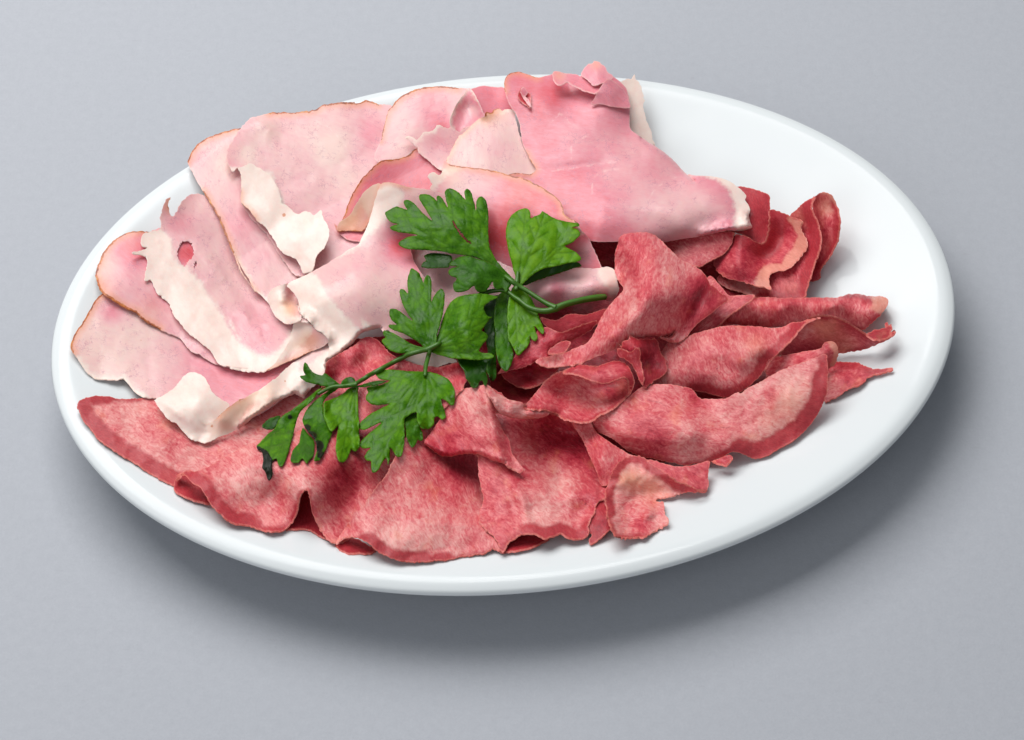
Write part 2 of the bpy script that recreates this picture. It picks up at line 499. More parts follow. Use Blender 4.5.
def mat_tongue():
    m = NT('cured_tongue'); g = m.attr('grain', True)
    nd = m.n('ShaderNodeTexNoise'); m.l(g, nd.inputs['Vector']); nd.inputs['Scale'].default_value = 0.12; nd.inputs['Detail'].default_value = 2
    sub = m.n('ShaderNodeVectorMath', operation='MULTIPLY_ADD'); m.l(nd.outputs['Color'], sub.inputs[0]); sub.inputs[1].default_value = (4, 4, 0); m.l(g, sub.inputs[2])
    gg = sub.outputs[0]
    n1 = m.noise(g, 0.07, 3, 0.6)
    n2 = m.noise(gg, 0.78, 5, 0.60, 1.0, sc=(0.42, 1, 1)); n3 = m.noise(gg, 2.0, 3, 0.6, 0.9, sc=(0.36, 1, 1)); n4 = m.noise(gg, 1.25, 3, 0.6, 0.3, off=(33, 4, 0))
    f = m.math('ADD', m.math('MULTIPLY', n2, 0.62), m.math('MULTIPLY', n3, 0.16))
    f = m.math('ADD', f, m.math('MULTIPLY', n4, 0.22))
    vo = m.n('ShaderNodeTexVoronoi', feature='SMOOTH_F1'); m.l(gg, vo.inputs['Vector']); vo.inputs['Scale'].default_value = 0.85; vo.inputs['Smoothness'].default_value = 0.6
    f = m.math('ADD', f, m.math('MULTIPLY', m.math('SUBTRACT', vo.outputs['Distance'], 0.45), 0.11))
    f = m.math('ADD', m.math('MULTIPLY', m.math('SUBTRACT', f, 0.5), 0.76), 0.468)
    f = m.math('ADD', f, m.math('MULTIPLY', m.math('SUBTRACT', n1, 0.5), 0.42))
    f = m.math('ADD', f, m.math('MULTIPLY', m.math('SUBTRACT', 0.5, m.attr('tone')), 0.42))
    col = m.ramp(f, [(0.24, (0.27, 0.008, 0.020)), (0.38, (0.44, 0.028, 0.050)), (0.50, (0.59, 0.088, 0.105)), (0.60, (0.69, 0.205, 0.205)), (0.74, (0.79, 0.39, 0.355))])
    wb = m.ss(m.noise(g, 0.11, 3, 0.6, off=(40, 12, 0)), 0.55, 0.75)
    col = m.mix(m.math('MULTIPLY', wb, 0.3), col, (0.74, 0.24, 0.12))
    col = m.mix(m.math('MULTIPLY', m.attr('warm'), 0.8, clamp=True), col, m.mix(n2, (0.74, 0.21, 0.12), (0.86, 0.46, 0.32)))
    spk = m.ss(m.noise(g, 0.33, 2, 0.5, off=(3, 77, 0)), 0.745, 0.79)
    col = m.mix(m.math('MULTIPLY', spk, 0.75), col, (0.22, 0.02, 0.03))
    nf = m.math('MULTIPLY', m.math('SUBTRACT', m.noise(g, 0.22, 4, 0.6, off=(5, 90, 0)), 0.5), 9)
    rf = m.ss(m.math('ADD', m.attr('rim'), nf), -2.6, 2.6)
    rc = m.ramp(m.math('ADD', m.math('MULTIPLY', n3, 0.6), m.math('MULTIPLY', n1, 0.4)), [(0.35, (0.30, 0.014, 0.024)), (0.55, (0.44, 0.032, 0.045)), (0.75, (0.55, 0.08, 0.075))])
    fb = m.ss(m.noise(gg, 1.6, 4, 0.75, 0.3, off=(11, 4, 0), sc=(0.22, 1, 1)), 0.57, 0.72)
    col = m.mix(m.math('MULTIPLY', fb, 0.18), col, (0.84, 0.50, 0.42))
    fd = m.ss(m.noise(gg, 1.4, 4, 0.75, 0.3, off=(51, 44, 0), sc=(0.22, 1, 1)), 0.58, 0.72)
    col = m.mix(m.math('MULTIPLY', fd, 0.26), col, (0.38, 0.035, 0.05))
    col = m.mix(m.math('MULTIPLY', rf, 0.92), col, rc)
    ff = m.ss(m.math('ADD', m.attr('fat'), nf), -2, 2)
    col = m.mix(m.math('MULTIPLY', ff, 0.62), col, m.mix(n2, (0.74, 0.26, 0.17), (0.84, 0.50, 0.38)))
    ev = m.math('ADD', m.attr('edge'), m.math('MULTIPLY', m.noise(g, 1.5, 3, 0.6, off=(8, 8, 0)), 2.4))
    col = m.mix(m.math('MULTIPLY', m.ss(ev, 0.9, 2.3, 1, 0), 0.6), col, (0.76, 0.23, 0.18))
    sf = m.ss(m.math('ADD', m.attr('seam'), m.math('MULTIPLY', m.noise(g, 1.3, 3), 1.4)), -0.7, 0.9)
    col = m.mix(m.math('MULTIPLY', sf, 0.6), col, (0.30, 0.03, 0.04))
    m.set(m.b.inputs['Base Color'], col)
    m.b.inputs['Subsurface Weight'].default_value = 0.18
    m.b.inputs['Subsurface Radius'].default_value = (1.0, 0.3, 0.25); m.b.inputs['Subsurface Scale'].default_value = 0.0016
    m.set(m.b.inputs['Roughness'], m.ss(n4, 0.35, 0.65, 0.28, 0.55))
    m.b.inputs['Specular IOR Level'].default_value = 0.2
    hgt = m.math('ADD', m.math('MULTIPLY', n2, 0.8), m.math('MULTIPLY', n3, 0.5))
    m.b.inputs['Coat Weight'].default_value = 0.16; m.b.inputs['Coat Roughness'].default_value = 0.12
    cb = m.n('ShaderNodeBump'); m.l(n4, cb.inputs['Height']); cb.inputs['Strength'].default_value = 0.8; cb.inputs['Distance'].default_value = 0.0006; m.l(cb.outputs[0], m.b.inputs['Coat Normal'])
    m.bump(hgt, 0.25, 0.0004)
    return m.m

def mat_leaf():
    m = NT('parsley_leaf'); g = m.attr('grain', True)
    n1 = m.noise(g, 0.2, 3, 0.6); n2 = m.noise(g, 1.6, 3, 0.6)
    f = m.math('ADD', m.math('MULTIPLY', n1, 0.75), m.math('MULTIPLY', n2, 0.25))
    f = m.math('ADD', m.math('MULTIPLY', m.math('SUBTRACT', f, 0.5), 0.7), m.math('SUBTRACT', m.attr('tone'), 0.02))
    col = m.ramp(f, [(0.25, (0.010, 0.058, 0.0005)), (0.42, (0.038, 0.150, 0.0008)), (0.56, (0.090, 0.255, 0.001)), (0.8, (0.19, 0.39, 0.004))])
    vf = m.ss(m.attr('vein'), 0.35, 1.5, 1, 0)
    col = m.mix(m.math('MULTIPLY', vf, 0.36), col, (0.022, 0.09, 0.001))
    ef = m.ss(m.attr('edge'), 0.2, 1.1, 1, 0)
    col = m.mix(m.math('MULTIPLY', ef, 0.2), col, (0.14, 0.26, 0.03))
    mk = m.ss(m.math('ADD', m.attr('mark'), m.math('MULTIPLY', n2, 3)), 0.9, 2.2)
    col = m.mix(mk, col, (0.010, 0.014, 0.006))
    m.set(m.b.inputs['Base Color'], col)
    m.set(m.b.inputs['Roughness'], m.ss(n1, 0.3, 0.7, 0.26, 0.55))
    m.b.inputs['Specular IOR Level'].default_value = 0.2
    hgt = m.math('ADD', m.math('MULTIPLY', m.ss(m.attr('vein'), 0.0, 1.6), 0.7), m.math('MULTIPLY', n2, 0.5))
    hgt = m.math('ADD', hgt, m.math('MULTIPLY', n1, 0.6))
    m.bump(hgt, 0.28, 0.0003)
    # light passing through the blade
    tr = m.n('ShaderNodeBsdfTranslucent'); m.set(tr.inputs[0], m.mix(0.5, col, (0.12, 0.30, 0.005)))
    mx = m.n('ShaderNodeMixShader'); mx.inputs[0].default_value = 0.18
    m.l(m.b.outputs[0], mx.inputs[1]); m.l(tr.outputs[0], mx.inputs[2]); m.l(mx.outputs[0], m.out.inputs[0])
    return m.m

def mat_simple(name, col, rough, spec=0.5, coat=0, nscale=None, namp=0.0, bump=None, sss=0):
    m = NT(name); tc = m.n('ShaderNodeTexCoord').outputs['Object']
    if nscale:
        n = m.noise(tc, nscale, 4, 0.6)
        c = m.mix(n, tuple(q * (1 - namp) for q in col), tuple(min(1, q * (1 + namp)) for q in col))
        m.set(m.b.inputs['Base Color'], c)
        if bump: m.bump(n, bump[0], bump[1])
    else: m.set(m.b.inputs['Base Color'], col)
    m.b.inputs['Roughness'].default_value = rough; m.b.inputs['Specular IOR Level'].default_value = spec
    m.b.inputs['Coat Weight'].default_value = coat
    if sss: m.b.inputs['Subsurface Weight'].default_value = sss; m.b.inputs['Subsurface Scale'].default_value = 0.002
    return m.m

HAM, TON, LEAF = mat_ham(), mat_tongue(), mat_leaf()
STEM = mat_simple('parsley_stem', (0.045, 0.14, 0.008), 0.4, 0.45, nscale=300, namp=0.35, bump=(0.3, 0.0004))
PORC = mat_simple('white_porcelain', (0.70, 0.735, 0.745), 0.14, 0.24, nscale=14, namp=0.012)
_t = PORC.node_tree; _b = [q for q in _t.nodes if q.type == 'BSDF_PRINCIPLED'][0]
_tc = _t.nodes.new('ShaderNodeTexCoord'); _n = _t.nodes.new('ShaderNodeTexNoise'); _n.inputs['Scale'].default_value = 38; _n.inputs['Detail'].default_value = 5
_mr = _t.nodes.new('ShaderNodeMapRange'); _mr.inputs['From Min'].default_value = 0.4; _mr.inputs['From Max'].default_value = 0.7; _mr.inputs['To Min'].default_value = 0.10; _mr.inputs['To Max'].default_value = 0.26
_t.links.new(_tc.outputs['Object'], _n.inputs['Vector']); _t.links.new(_n.outputs['Fac'], _mr.inputs['Value']); _t.links.new(_mr.outputs['Result'], _b.inputs['Roughness'])
def mat_table():
    m = NT('grey_table_paper'); tc = m.n('ShaderNodeTexCoord').outputs['Object']
    n = m.noise(tc, 900, 3, 0.7); n0 = m.noise(tc, 260, 3, 0.6); n1 = m.noise(tc, 3.0, 2)
    f = m.math('ADD', m.math('MULTIPLY', n, 0.55), m.math('MULTIPLY', n0, 0.45))
    c = m.mix(f, (0.345, 0.361, 0.396), (0.462, 0.479, 0.517))
    c = m.mix(m.math('MULTIPLY', n1, 0.12), c, (0.36, 0.37, 0.40))
    fib = m.ss(m.noise(tc, 420, 2, 0.5, sc=(0.25, 1, 1)), 0.70, 0.78)
    c = m.mix(m.math('MULTIPLY', fib, 0.25), c, (0.33, 0.33, 0.36))
    m.set(m.b.inputs['Base Color'], c); m.b.inputs['Roughness'].default_value = 0.75
    m.b.inputs['Specular IOR Level'].default_value = 0.25
    m.bump(f, 0.35, 0.0004)
    return m.m
TAB = mat_table()

# ------------------------------------------------------------------ table and plate
def box_sheet(name, x0, x1, y0, y1, z):
    me = bpy.data.meshes.new(name)
    me.from_pydata([(x0, y0, z), (x1, y0, z), (x1, y1, z), (x0, y1, z), (x0, y0, z - 0.02), (x1, y0, z - 0.02), (x1, y1, z - 0.02), (x0, y1, z - 0.02)], [],
                   [(0, 1, 2, 3), (7, 6, 5, 4), (0, 4, 5, 1), (1, 5, 6, 2), (2, 6, 7, 3), (3, 7, 4, 0)])
    me.materials.append(TAB); o = bpy.data.objects.new(name, me); COL.objects.link(o); return o
tb = box_sheet('table_surface', -1.6, 1.6, -1.2, 2.2, 0.0); tb['kind'] = 'structure'

def ring_mesh(prof, n=256, closed=True):
    """prof: list of (distance in from the outer edge, z)"""
    v, f = [], []
    c, s = math.cos(PROT), math.sin(PROT)
    for d, z in prof:
        for i in range(n):
            th = 2 * math.pi * i / n
            if d < PB * 0.98:
                # walk inward along the ellipse normal, blended into plain scaling near the middle
                nx, ny = math.cos(th) / PA, math.sin(th) / PB; L = math.hypot(nx, ny); nx, ny = nx / L, ny / L
                k = 1 - d / min(PB, PA)
                ax, ay = PA * math.cos(th) * k, PB * math.sin(th) * k
                # match plate_d(): r such that (1-r)*min(L,1/g)=d
                u, w = PA * math.cos(th), PB * math.sin(th)
                Ls = math.hypot(u, w); g = math.hypot(math.cos(th) / PA, math.sin(th) / PB)
                r = 1 - d / min(Ls, 1 / g)
                ax, ay = u * r, w * r
            else: ax = ay = 0
            v.append((PC[0] + ax * c - ay * s, PC[1] + ax * s + ay * c, z))
    m = len(prof)
    for j in range(m - 1):
        for i in range(n):
            k = (i + 1) % n
            f.append((j * n + i, j * n + k, (j + 1) * n + k, (j + 1) * n + i))
    if closed:
        for i in range(n):
            k = (i + 1) % n
            f.append(((m - 1) * n + i, (m - 1) * n + k, k, i))
    return np.array(v), f
from math import pi
dd = np.linspace(0, 0.128, 214)
from_int = np.interp
# smooth profile: sample and relax
zz = np.interp(dd, TOPD, TOPZ)
for it in range(240):
    z2 = zz.copy(); z2[1:-1] = zz[1:-1] * 0.5 + (zz[2:] + zz[:-2]) * 0.25
    zz = np.where((dd > 0.0085) | ((it < 12) & (dd > 0.0012)), z2, zz)
for it in range(8):
    zz[3:-1] = zz[3:-1] * 0.5 + (zz[4:] + zz[2:-2]) * 0.25
top = list(zip(dd, zz))
under = [(0.0004, 0.0255), (0.0012, 0.0243), (0.003, 0.0232), (0.006, 0.0222), (0.012, 0.0203), (0.022, 0.0170), (0.035, 0.0128), (0.047, 0.0085), (0.0535, 0.0055)]
def cap(v, f, j, n, flip):
    v = np.vstack([v, v[j * n:(j + 1) * n].mean(0)[None]]); c = len(v) - 1
    for i in range(n):
        k = (i + 1) % n
        f.append((j * n + i, j * n + k, c) if not flip else (j * n + k, j * n + i, c))
    return v, f
NN = 256
prof = list(reversed(top)) + under + [(0.06, 0.0045), (0.128, 0.0038)]
pv, pf = ring_mesh(prof, NN, False)
pv, pf = cap(pv, pf, 0, NN, True)
pv, pf = cap(pv, pf, len(prof) - 1, NN, False)
plate = bpy.data.objects.new('serving_plate', None); COL.objects.link(plate); plate.location = (PC[0], PC[1], 0)
plate['label'] = 'large oval white porcelain serving plate with rounded rim'; plate['category'] = 'plate'
po = np.array([PC[0], PC[1], 0])
pb_ = mesh_obj('dish', pv - po, [tuple(reversed(q)) for q in pf], PORC, parent=plate)
fp = [(0.0515, 0.0068), (0.0525, 0.002), (0.0535, 0.0006), (0.055, 0.0002), (0.0565, 0.0006), (0.0575, 0.002), (0.0585, 0.0062)]
fv, ff_ = ring_mesh(fp, NN, True)
foot = mesh_obj('foot_ring', fv - po, ff_, PORC, parent=plate)
plate_fix = [pb_, foot]
for o in plate_fix:
    import bmesh
    bm = bmesh.new(); bm.from_mesh(o.data); bmesh.ops.recalc_face_normals(bm, faces=bm.faces); bm.to_mesh(o.data); bm.free()

# ------------------------------------------------------------------ the slices, from the plate upwards
HC = [('rind', 'rim', 0.0), ('fat_rim', 'fat', 0.0)]
TC = [('outer_rim', 'rim', 0.0)]
HG, TG = 'overlapping slices of cooked ham', 'crumpled slices of cured tongue'
def ham(label, *patches): return slice_obj('ham_slice', label, 'ham slice', HG, list(patches), HAM, HC)
def tongue(label, *patches): return slice_obj('tongue_slice', label, 'tongue slice', TG, list(patches), TON, TC)

# ---- tongue lying flat under the pile
tongue('flat dark red tongue slice at the very bottom of the pile, mostly hidden',
  sheet(G('330,352 400,335 470,330 540,290 560,235 640,215 720,235 745,270 760,318 780,345 750,400 690,440 640,480 580,515 500,532 420,525 340,510 310,450'),
        1.2, tone=0.95, grain=20, rag=1.08, ragf=0.55, gain=0.4, wave=0.42, wl=34, ripple=0.16, rim=[(0, 13, 6)]))
tongue('lower of two dark red tongue slices nested in the hollow left of the cup shape',
  sheet(T(490,300,'30,345 100,300 200,290 330,300 340,350 280,430 230,490 160,520 90,505 30,465 0,420'),
        T(490,300,'30,345,6 200,290,10 340,330,8 180,520,3 20,450,4 150,400,2'), tone=1.0, grain=10, rim=[(6, 10, 7)], gain=0.4, wave=0.42, wl=34, ripple=0.16))
tongue('upper of two dark red tongue slices nested in the hollow left of the cup shape',
  sheet(T(490,300,'60,345 120,310 240,295 350,310 340,345 290,395 240,425 190,440 120,425 70,390'),
        T(490,300,'60,345,10 240,295,14 340,330,12 190,440,7 80,400,7 200,370,7'), tone=0.95, grain=10, rim=[(5, 9, 8)], gain=0.4, wave=0.42, wl=34, ripple=0.16))
# ---- left tongue slices
tongue('flat red-rimmed tongue slice at the left end of the plate, under ham fat',
  sheet(T(60,380,'84,128 100,102 130,88 180,78 240,82 310,95 400,90 500,80 700,30 900,-20 1150,-40 1300,30 1250,250 1050,420 850,560 700,570 575,528 500,492 440,458 340,392 270,350 200,300 160,252 130,212 105,175'),
        T(60,380,'84,128,3 180,80,4 310,95,3.5 600,60,4 1150,0,5 1250,250,4 700,560,2 440,455,1.5 270,350,1.5 150,240,1.5 250,200,3 500,270,4.5 800,250,5 600,430,2.5 900,400,5'),
        creases=[(G('95,415 130,445 180,468'),-1.0,7),(G('230,420 200,450'),1.0,9)], tone=0.15, grain=28, rag=0.81, ragf=0.55, gain=0.4, wave=0.66, wl=34, ripple=0.16, rim=[(16, 25, 14), (25, 27, 5), (0, 4, 8), (4, 6, 3)], marks=[]))
t2x, t2y = 220, 420
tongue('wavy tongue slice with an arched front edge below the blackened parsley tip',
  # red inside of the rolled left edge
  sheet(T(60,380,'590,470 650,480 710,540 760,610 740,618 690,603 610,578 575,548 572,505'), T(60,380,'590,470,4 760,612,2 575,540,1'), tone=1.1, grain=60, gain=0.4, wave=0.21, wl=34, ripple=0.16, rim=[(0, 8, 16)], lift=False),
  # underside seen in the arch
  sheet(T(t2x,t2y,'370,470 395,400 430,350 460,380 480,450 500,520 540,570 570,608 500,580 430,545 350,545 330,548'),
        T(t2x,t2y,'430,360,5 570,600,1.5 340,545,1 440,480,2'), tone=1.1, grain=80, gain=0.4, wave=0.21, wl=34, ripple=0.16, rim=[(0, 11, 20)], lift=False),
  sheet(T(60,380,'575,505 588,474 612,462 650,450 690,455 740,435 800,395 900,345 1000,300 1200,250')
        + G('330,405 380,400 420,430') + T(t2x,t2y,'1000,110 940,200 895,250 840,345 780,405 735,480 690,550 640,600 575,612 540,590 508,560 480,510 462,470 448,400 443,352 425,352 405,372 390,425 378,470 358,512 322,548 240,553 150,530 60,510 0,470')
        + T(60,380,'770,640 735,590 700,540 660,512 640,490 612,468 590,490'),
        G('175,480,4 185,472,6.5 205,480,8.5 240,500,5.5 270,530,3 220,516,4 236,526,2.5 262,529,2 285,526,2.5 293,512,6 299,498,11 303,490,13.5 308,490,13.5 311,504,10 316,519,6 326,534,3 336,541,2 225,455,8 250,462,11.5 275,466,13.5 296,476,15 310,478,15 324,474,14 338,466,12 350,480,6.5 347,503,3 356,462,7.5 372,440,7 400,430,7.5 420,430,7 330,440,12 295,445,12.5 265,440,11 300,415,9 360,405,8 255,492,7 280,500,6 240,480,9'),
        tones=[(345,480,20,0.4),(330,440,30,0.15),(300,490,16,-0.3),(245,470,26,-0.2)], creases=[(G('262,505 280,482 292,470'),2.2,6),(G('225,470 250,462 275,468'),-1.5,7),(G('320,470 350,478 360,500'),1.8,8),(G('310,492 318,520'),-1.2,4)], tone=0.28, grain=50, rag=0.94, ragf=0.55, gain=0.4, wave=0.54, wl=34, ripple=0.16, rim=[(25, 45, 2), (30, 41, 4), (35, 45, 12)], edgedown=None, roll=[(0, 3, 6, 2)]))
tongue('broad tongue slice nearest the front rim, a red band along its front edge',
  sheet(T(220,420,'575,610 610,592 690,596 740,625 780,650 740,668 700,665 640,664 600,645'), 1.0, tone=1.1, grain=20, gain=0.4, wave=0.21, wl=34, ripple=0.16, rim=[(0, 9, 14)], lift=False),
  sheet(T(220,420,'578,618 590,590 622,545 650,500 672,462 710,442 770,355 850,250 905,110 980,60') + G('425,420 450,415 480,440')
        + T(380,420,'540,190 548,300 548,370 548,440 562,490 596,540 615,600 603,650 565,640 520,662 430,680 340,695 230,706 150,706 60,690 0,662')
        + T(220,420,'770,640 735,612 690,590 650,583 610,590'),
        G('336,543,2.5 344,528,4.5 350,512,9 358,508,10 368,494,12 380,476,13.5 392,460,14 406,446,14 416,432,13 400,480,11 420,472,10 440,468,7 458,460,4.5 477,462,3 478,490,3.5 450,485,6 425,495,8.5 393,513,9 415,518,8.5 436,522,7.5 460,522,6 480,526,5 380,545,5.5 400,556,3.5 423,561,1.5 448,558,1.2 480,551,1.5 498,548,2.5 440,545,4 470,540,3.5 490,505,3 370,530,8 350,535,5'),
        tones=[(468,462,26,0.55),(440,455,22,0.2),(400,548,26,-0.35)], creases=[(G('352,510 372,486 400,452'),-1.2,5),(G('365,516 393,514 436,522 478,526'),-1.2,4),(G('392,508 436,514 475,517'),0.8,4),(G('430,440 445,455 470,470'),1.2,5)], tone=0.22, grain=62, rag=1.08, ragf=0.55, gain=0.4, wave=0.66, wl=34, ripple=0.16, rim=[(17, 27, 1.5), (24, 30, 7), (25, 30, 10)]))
tongue('large tongue slice with a pocket-like opening at its front edge, beside the ear-shaped curl',
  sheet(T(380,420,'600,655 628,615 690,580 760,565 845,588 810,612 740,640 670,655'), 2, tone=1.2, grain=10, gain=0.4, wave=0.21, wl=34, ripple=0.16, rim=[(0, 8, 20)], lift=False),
  sheet(T(560,400,'140,640 150,600 170,560 185,520 230,500 245,560 262,630 200,690 155,722 146,700 160,672 138,655'),
        T(560,400,'150,600,5 230,500,6 262,640,4 155,720,1.5'), tone=0.8, grain=70, gain=0.4, wave=0.30, wl=34, ripple=0.16, rim=[(0, 5, 9), (6, 11, 6)]),
  sheet(T(400,360,'385,475 400,400 420,250 450,150 500,160 545,200 612,218 620,250 680,240 745,262 800,285 870,310 930,400 990,520 1040,600')
        + T(560,400,'255,430 255,470 190,510 165,570 140,625 148,650 128,682 60,692 0,668')
        + T(380,420,'870,580 830,590 780,570 740,566 690,580 640,615 618,660 600,652 592,620 570,582 530,545 503,512 495,480 500,445 515,400 500,310'),
        T(400,360,'385,475,12 450,160,17 520,180,16 620,245,14 745,262,12 870,310,9')
        + G('486,465,11.5 500,470,12 514,486,10.5 508,440,14 520,430,14 530,425,11 536,440,6.5 545,425,7 560,425,4.5 580,430,3.5 595,450,2.5 575,460,3 555,458,4.5 540,470,6 560,480,4 590,475,3 600,488,5 522,498,9.5 545,490,8.5 570,490,8 596,490,7 530,512,7 560,512,6 588,508,5 572,530,4 588,520,3.5 556,536,5 530,532,6.5 510,540,4.5 501,550,2.5 482,514,5 490,530,4.5 604,484,5'),
        creases=[(G('532,420 534,436 540,455'),1.8,4),(G('512,478 522,498 528,526'),-1.6,4),(G('502,478 512,504 514,524'),1.2,4)], tone=0.42, grain=35, rag=0.94, ragf=0.55, gain=0.4, wave=0.75, wl=34, ripple=0.16, rim=[(20, 27, 10), (27, 31, 3)],
        tones=[(545,515,26,-0.55),(562,480,14,-0.3),(548,400,20,0.4),(572,448,24,0.4),(545,435,16,0.3)]))
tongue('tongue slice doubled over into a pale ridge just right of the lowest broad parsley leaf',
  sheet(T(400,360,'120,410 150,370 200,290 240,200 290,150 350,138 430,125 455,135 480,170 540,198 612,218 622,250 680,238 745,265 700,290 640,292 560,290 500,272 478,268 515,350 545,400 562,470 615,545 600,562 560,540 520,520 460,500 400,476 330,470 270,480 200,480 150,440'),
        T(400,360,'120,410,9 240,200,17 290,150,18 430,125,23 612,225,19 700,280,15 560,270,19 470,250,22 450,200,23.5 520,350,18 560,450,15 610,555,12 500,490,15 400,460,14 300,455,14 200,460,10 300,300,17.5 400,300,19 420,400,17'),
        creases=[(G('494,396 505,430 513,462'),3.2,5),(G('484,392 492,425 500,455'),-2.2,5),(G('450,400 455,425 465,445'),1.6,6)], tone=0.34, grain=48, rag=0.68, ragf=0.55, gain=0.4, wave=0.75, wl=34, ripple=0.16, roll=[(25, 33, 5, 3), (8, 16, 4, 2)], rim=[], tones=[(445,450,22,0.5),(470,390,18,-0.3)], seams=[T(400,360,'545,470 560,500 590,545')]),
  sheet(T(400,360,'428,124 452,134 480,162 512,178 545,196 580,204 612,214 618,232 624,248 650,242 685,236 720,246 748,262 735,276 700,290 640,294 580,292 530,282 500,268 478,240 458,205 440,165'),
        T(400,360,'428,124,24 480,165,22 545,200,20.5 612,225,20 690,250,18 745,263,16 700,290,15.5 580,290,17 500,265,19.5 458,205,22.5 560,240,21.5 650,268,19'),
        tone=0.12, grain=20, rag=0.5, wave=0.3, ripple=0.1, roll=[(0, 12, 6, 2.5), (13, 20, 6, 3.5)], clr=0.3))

# ---- ham, left side
ham('palest ham slice, lowest of the left fan, its fatty end folded up',
  sheet(G('73,352 71,344 76,332 82,324 92,306 105,292 150,290 220,310 290,335 335,335 330,365 300,385 262,412 225,425 190,420 165,402') + T(60,320,'480,388 420,385 380,360 345,320 318,290 290,300 240,298 190,296 158,280 130,252 105,215 88,185'),
        G('73,350,3 85,320,4 105,292,5 118,379,3 100,378,1.5 144,397,4 160,398,5 220,330,6 300,345,10 330,360,12 225,420,7 120,335,4.5 260,390,8 190,370,6'),
        tone=0.06, grain=15, th=0.6, gain=0.15, ripple=0.03, fine=0.04, rag=0.5, wave=0.21, rim=[(0, 5, 2.4)], fat=[(17, 27, 3)], tones=[(215,375,50,0.5),(112,312,14,0.45),(280,370,40,0.5)], marks=[(141,340,1.0)]),
  sheet(T(60,320,'478,405 520,375 570,340 610,290 640,265 670,260 720,285 770,370 850,425 800,480 740,550 640,500 560,450'),
        T(60,320,'478,405,8 570,340,9 660,262,11 770,370,12 850,425,10 740,540,7 700,400,12.5 600,400,10.5'), tone=0.05, fat=[T(60,320,'300,200 1000,200 1000,700 300,700')], th=0.6, gain=0.15, ripple=0.03, fine=0.04, rag=0.8, wave=0.17, clr=2),
  sheet(T(60,320,'475,402 500,406 560,425 620,440 680,480 730,520 790,482 850,428 920,388') + T(180,300,'300,505 400,445 470,395 530,340 600,290 690,240 745,215 748,300 735,350 690,400 650,450 620,490 590,476 560,475 500,500 430,545 380,580 350,600 300,640 200,685 130,712 90,705') + T(60,320,'650,588 605,545 578,515 555,508 512,462'),
        T(60,320,'475,405,8 560,440,9.5 660,500,9 730,535,7.5 700,600,5 620,530,7') + T(180,300,'130,700,6 200,600,12 300,520,13 250,650,8 400,450,13 350,590,8 600,300,12 500,490,8 740,230,14 745,300,15 640,470,9 450,480,13'),
        tone=0.1, grain=-35, th=0.6, gain=0.15, ripple=0.03, fine=0.04, rag=0.7, wave=0.14, fat=[T(60,320,'300,200 1200,200 1200,340 940,420 860,560 800,620 500,700 300,700'), T(180,300,'330,590 420,500 520,430 640,330 800,190 800,500 500,620 330,660')],
        roll=[(19, 27, 5, 3)], rim=[(6, 9, 0.8)], clr=1.0, warm=[(222,425,14,0.45),(240,408,18,0.55),(262,394,18,0.4)], tones=[(225,418,16,0.3)], marks=[(285,381,1.2),(212,426,1.6)]))
ham('ham slice with bright orange-brown rind lying directly on the palest slice',
  sheet(T(60,220,'440,58 400,55 330,66 270,102 215,160 192,220 178,262 180,300 200,350 225,372 300,422 380,462 430,505 500,545 600,590 650,650 700,672 780,718 900,750') + G('262,370 275,362 240,310 200,250 165,228'),
        T(60,220,'400,55,5 330,66,4.5 180,300,3.5 230,372,7 300,420,7 430,500,7 600,590,6.5 780,718,7 900,740,8 300,230,5.5 500,400,7 700,600,8.5 600,450,7') + G('240,310,6 200,250,5 150,230,4'),
        tone=0.33, grain=40, th=0.6, gain=0.15, ripple=0.03, fine=0.04, rag=0.7, wave=0.17, warm=[(104,285,12,0.35),(105,262,12,0.3),(130,238,12,0.2),(150,312,16,0.25)], rim=[(0, 13, 1.9), (3, 11, 2.6)], tones=[(135,252,22,0.35),(187,252,13,0.65),(165,290,30,0.1),(110,270,18,-0.15)]))
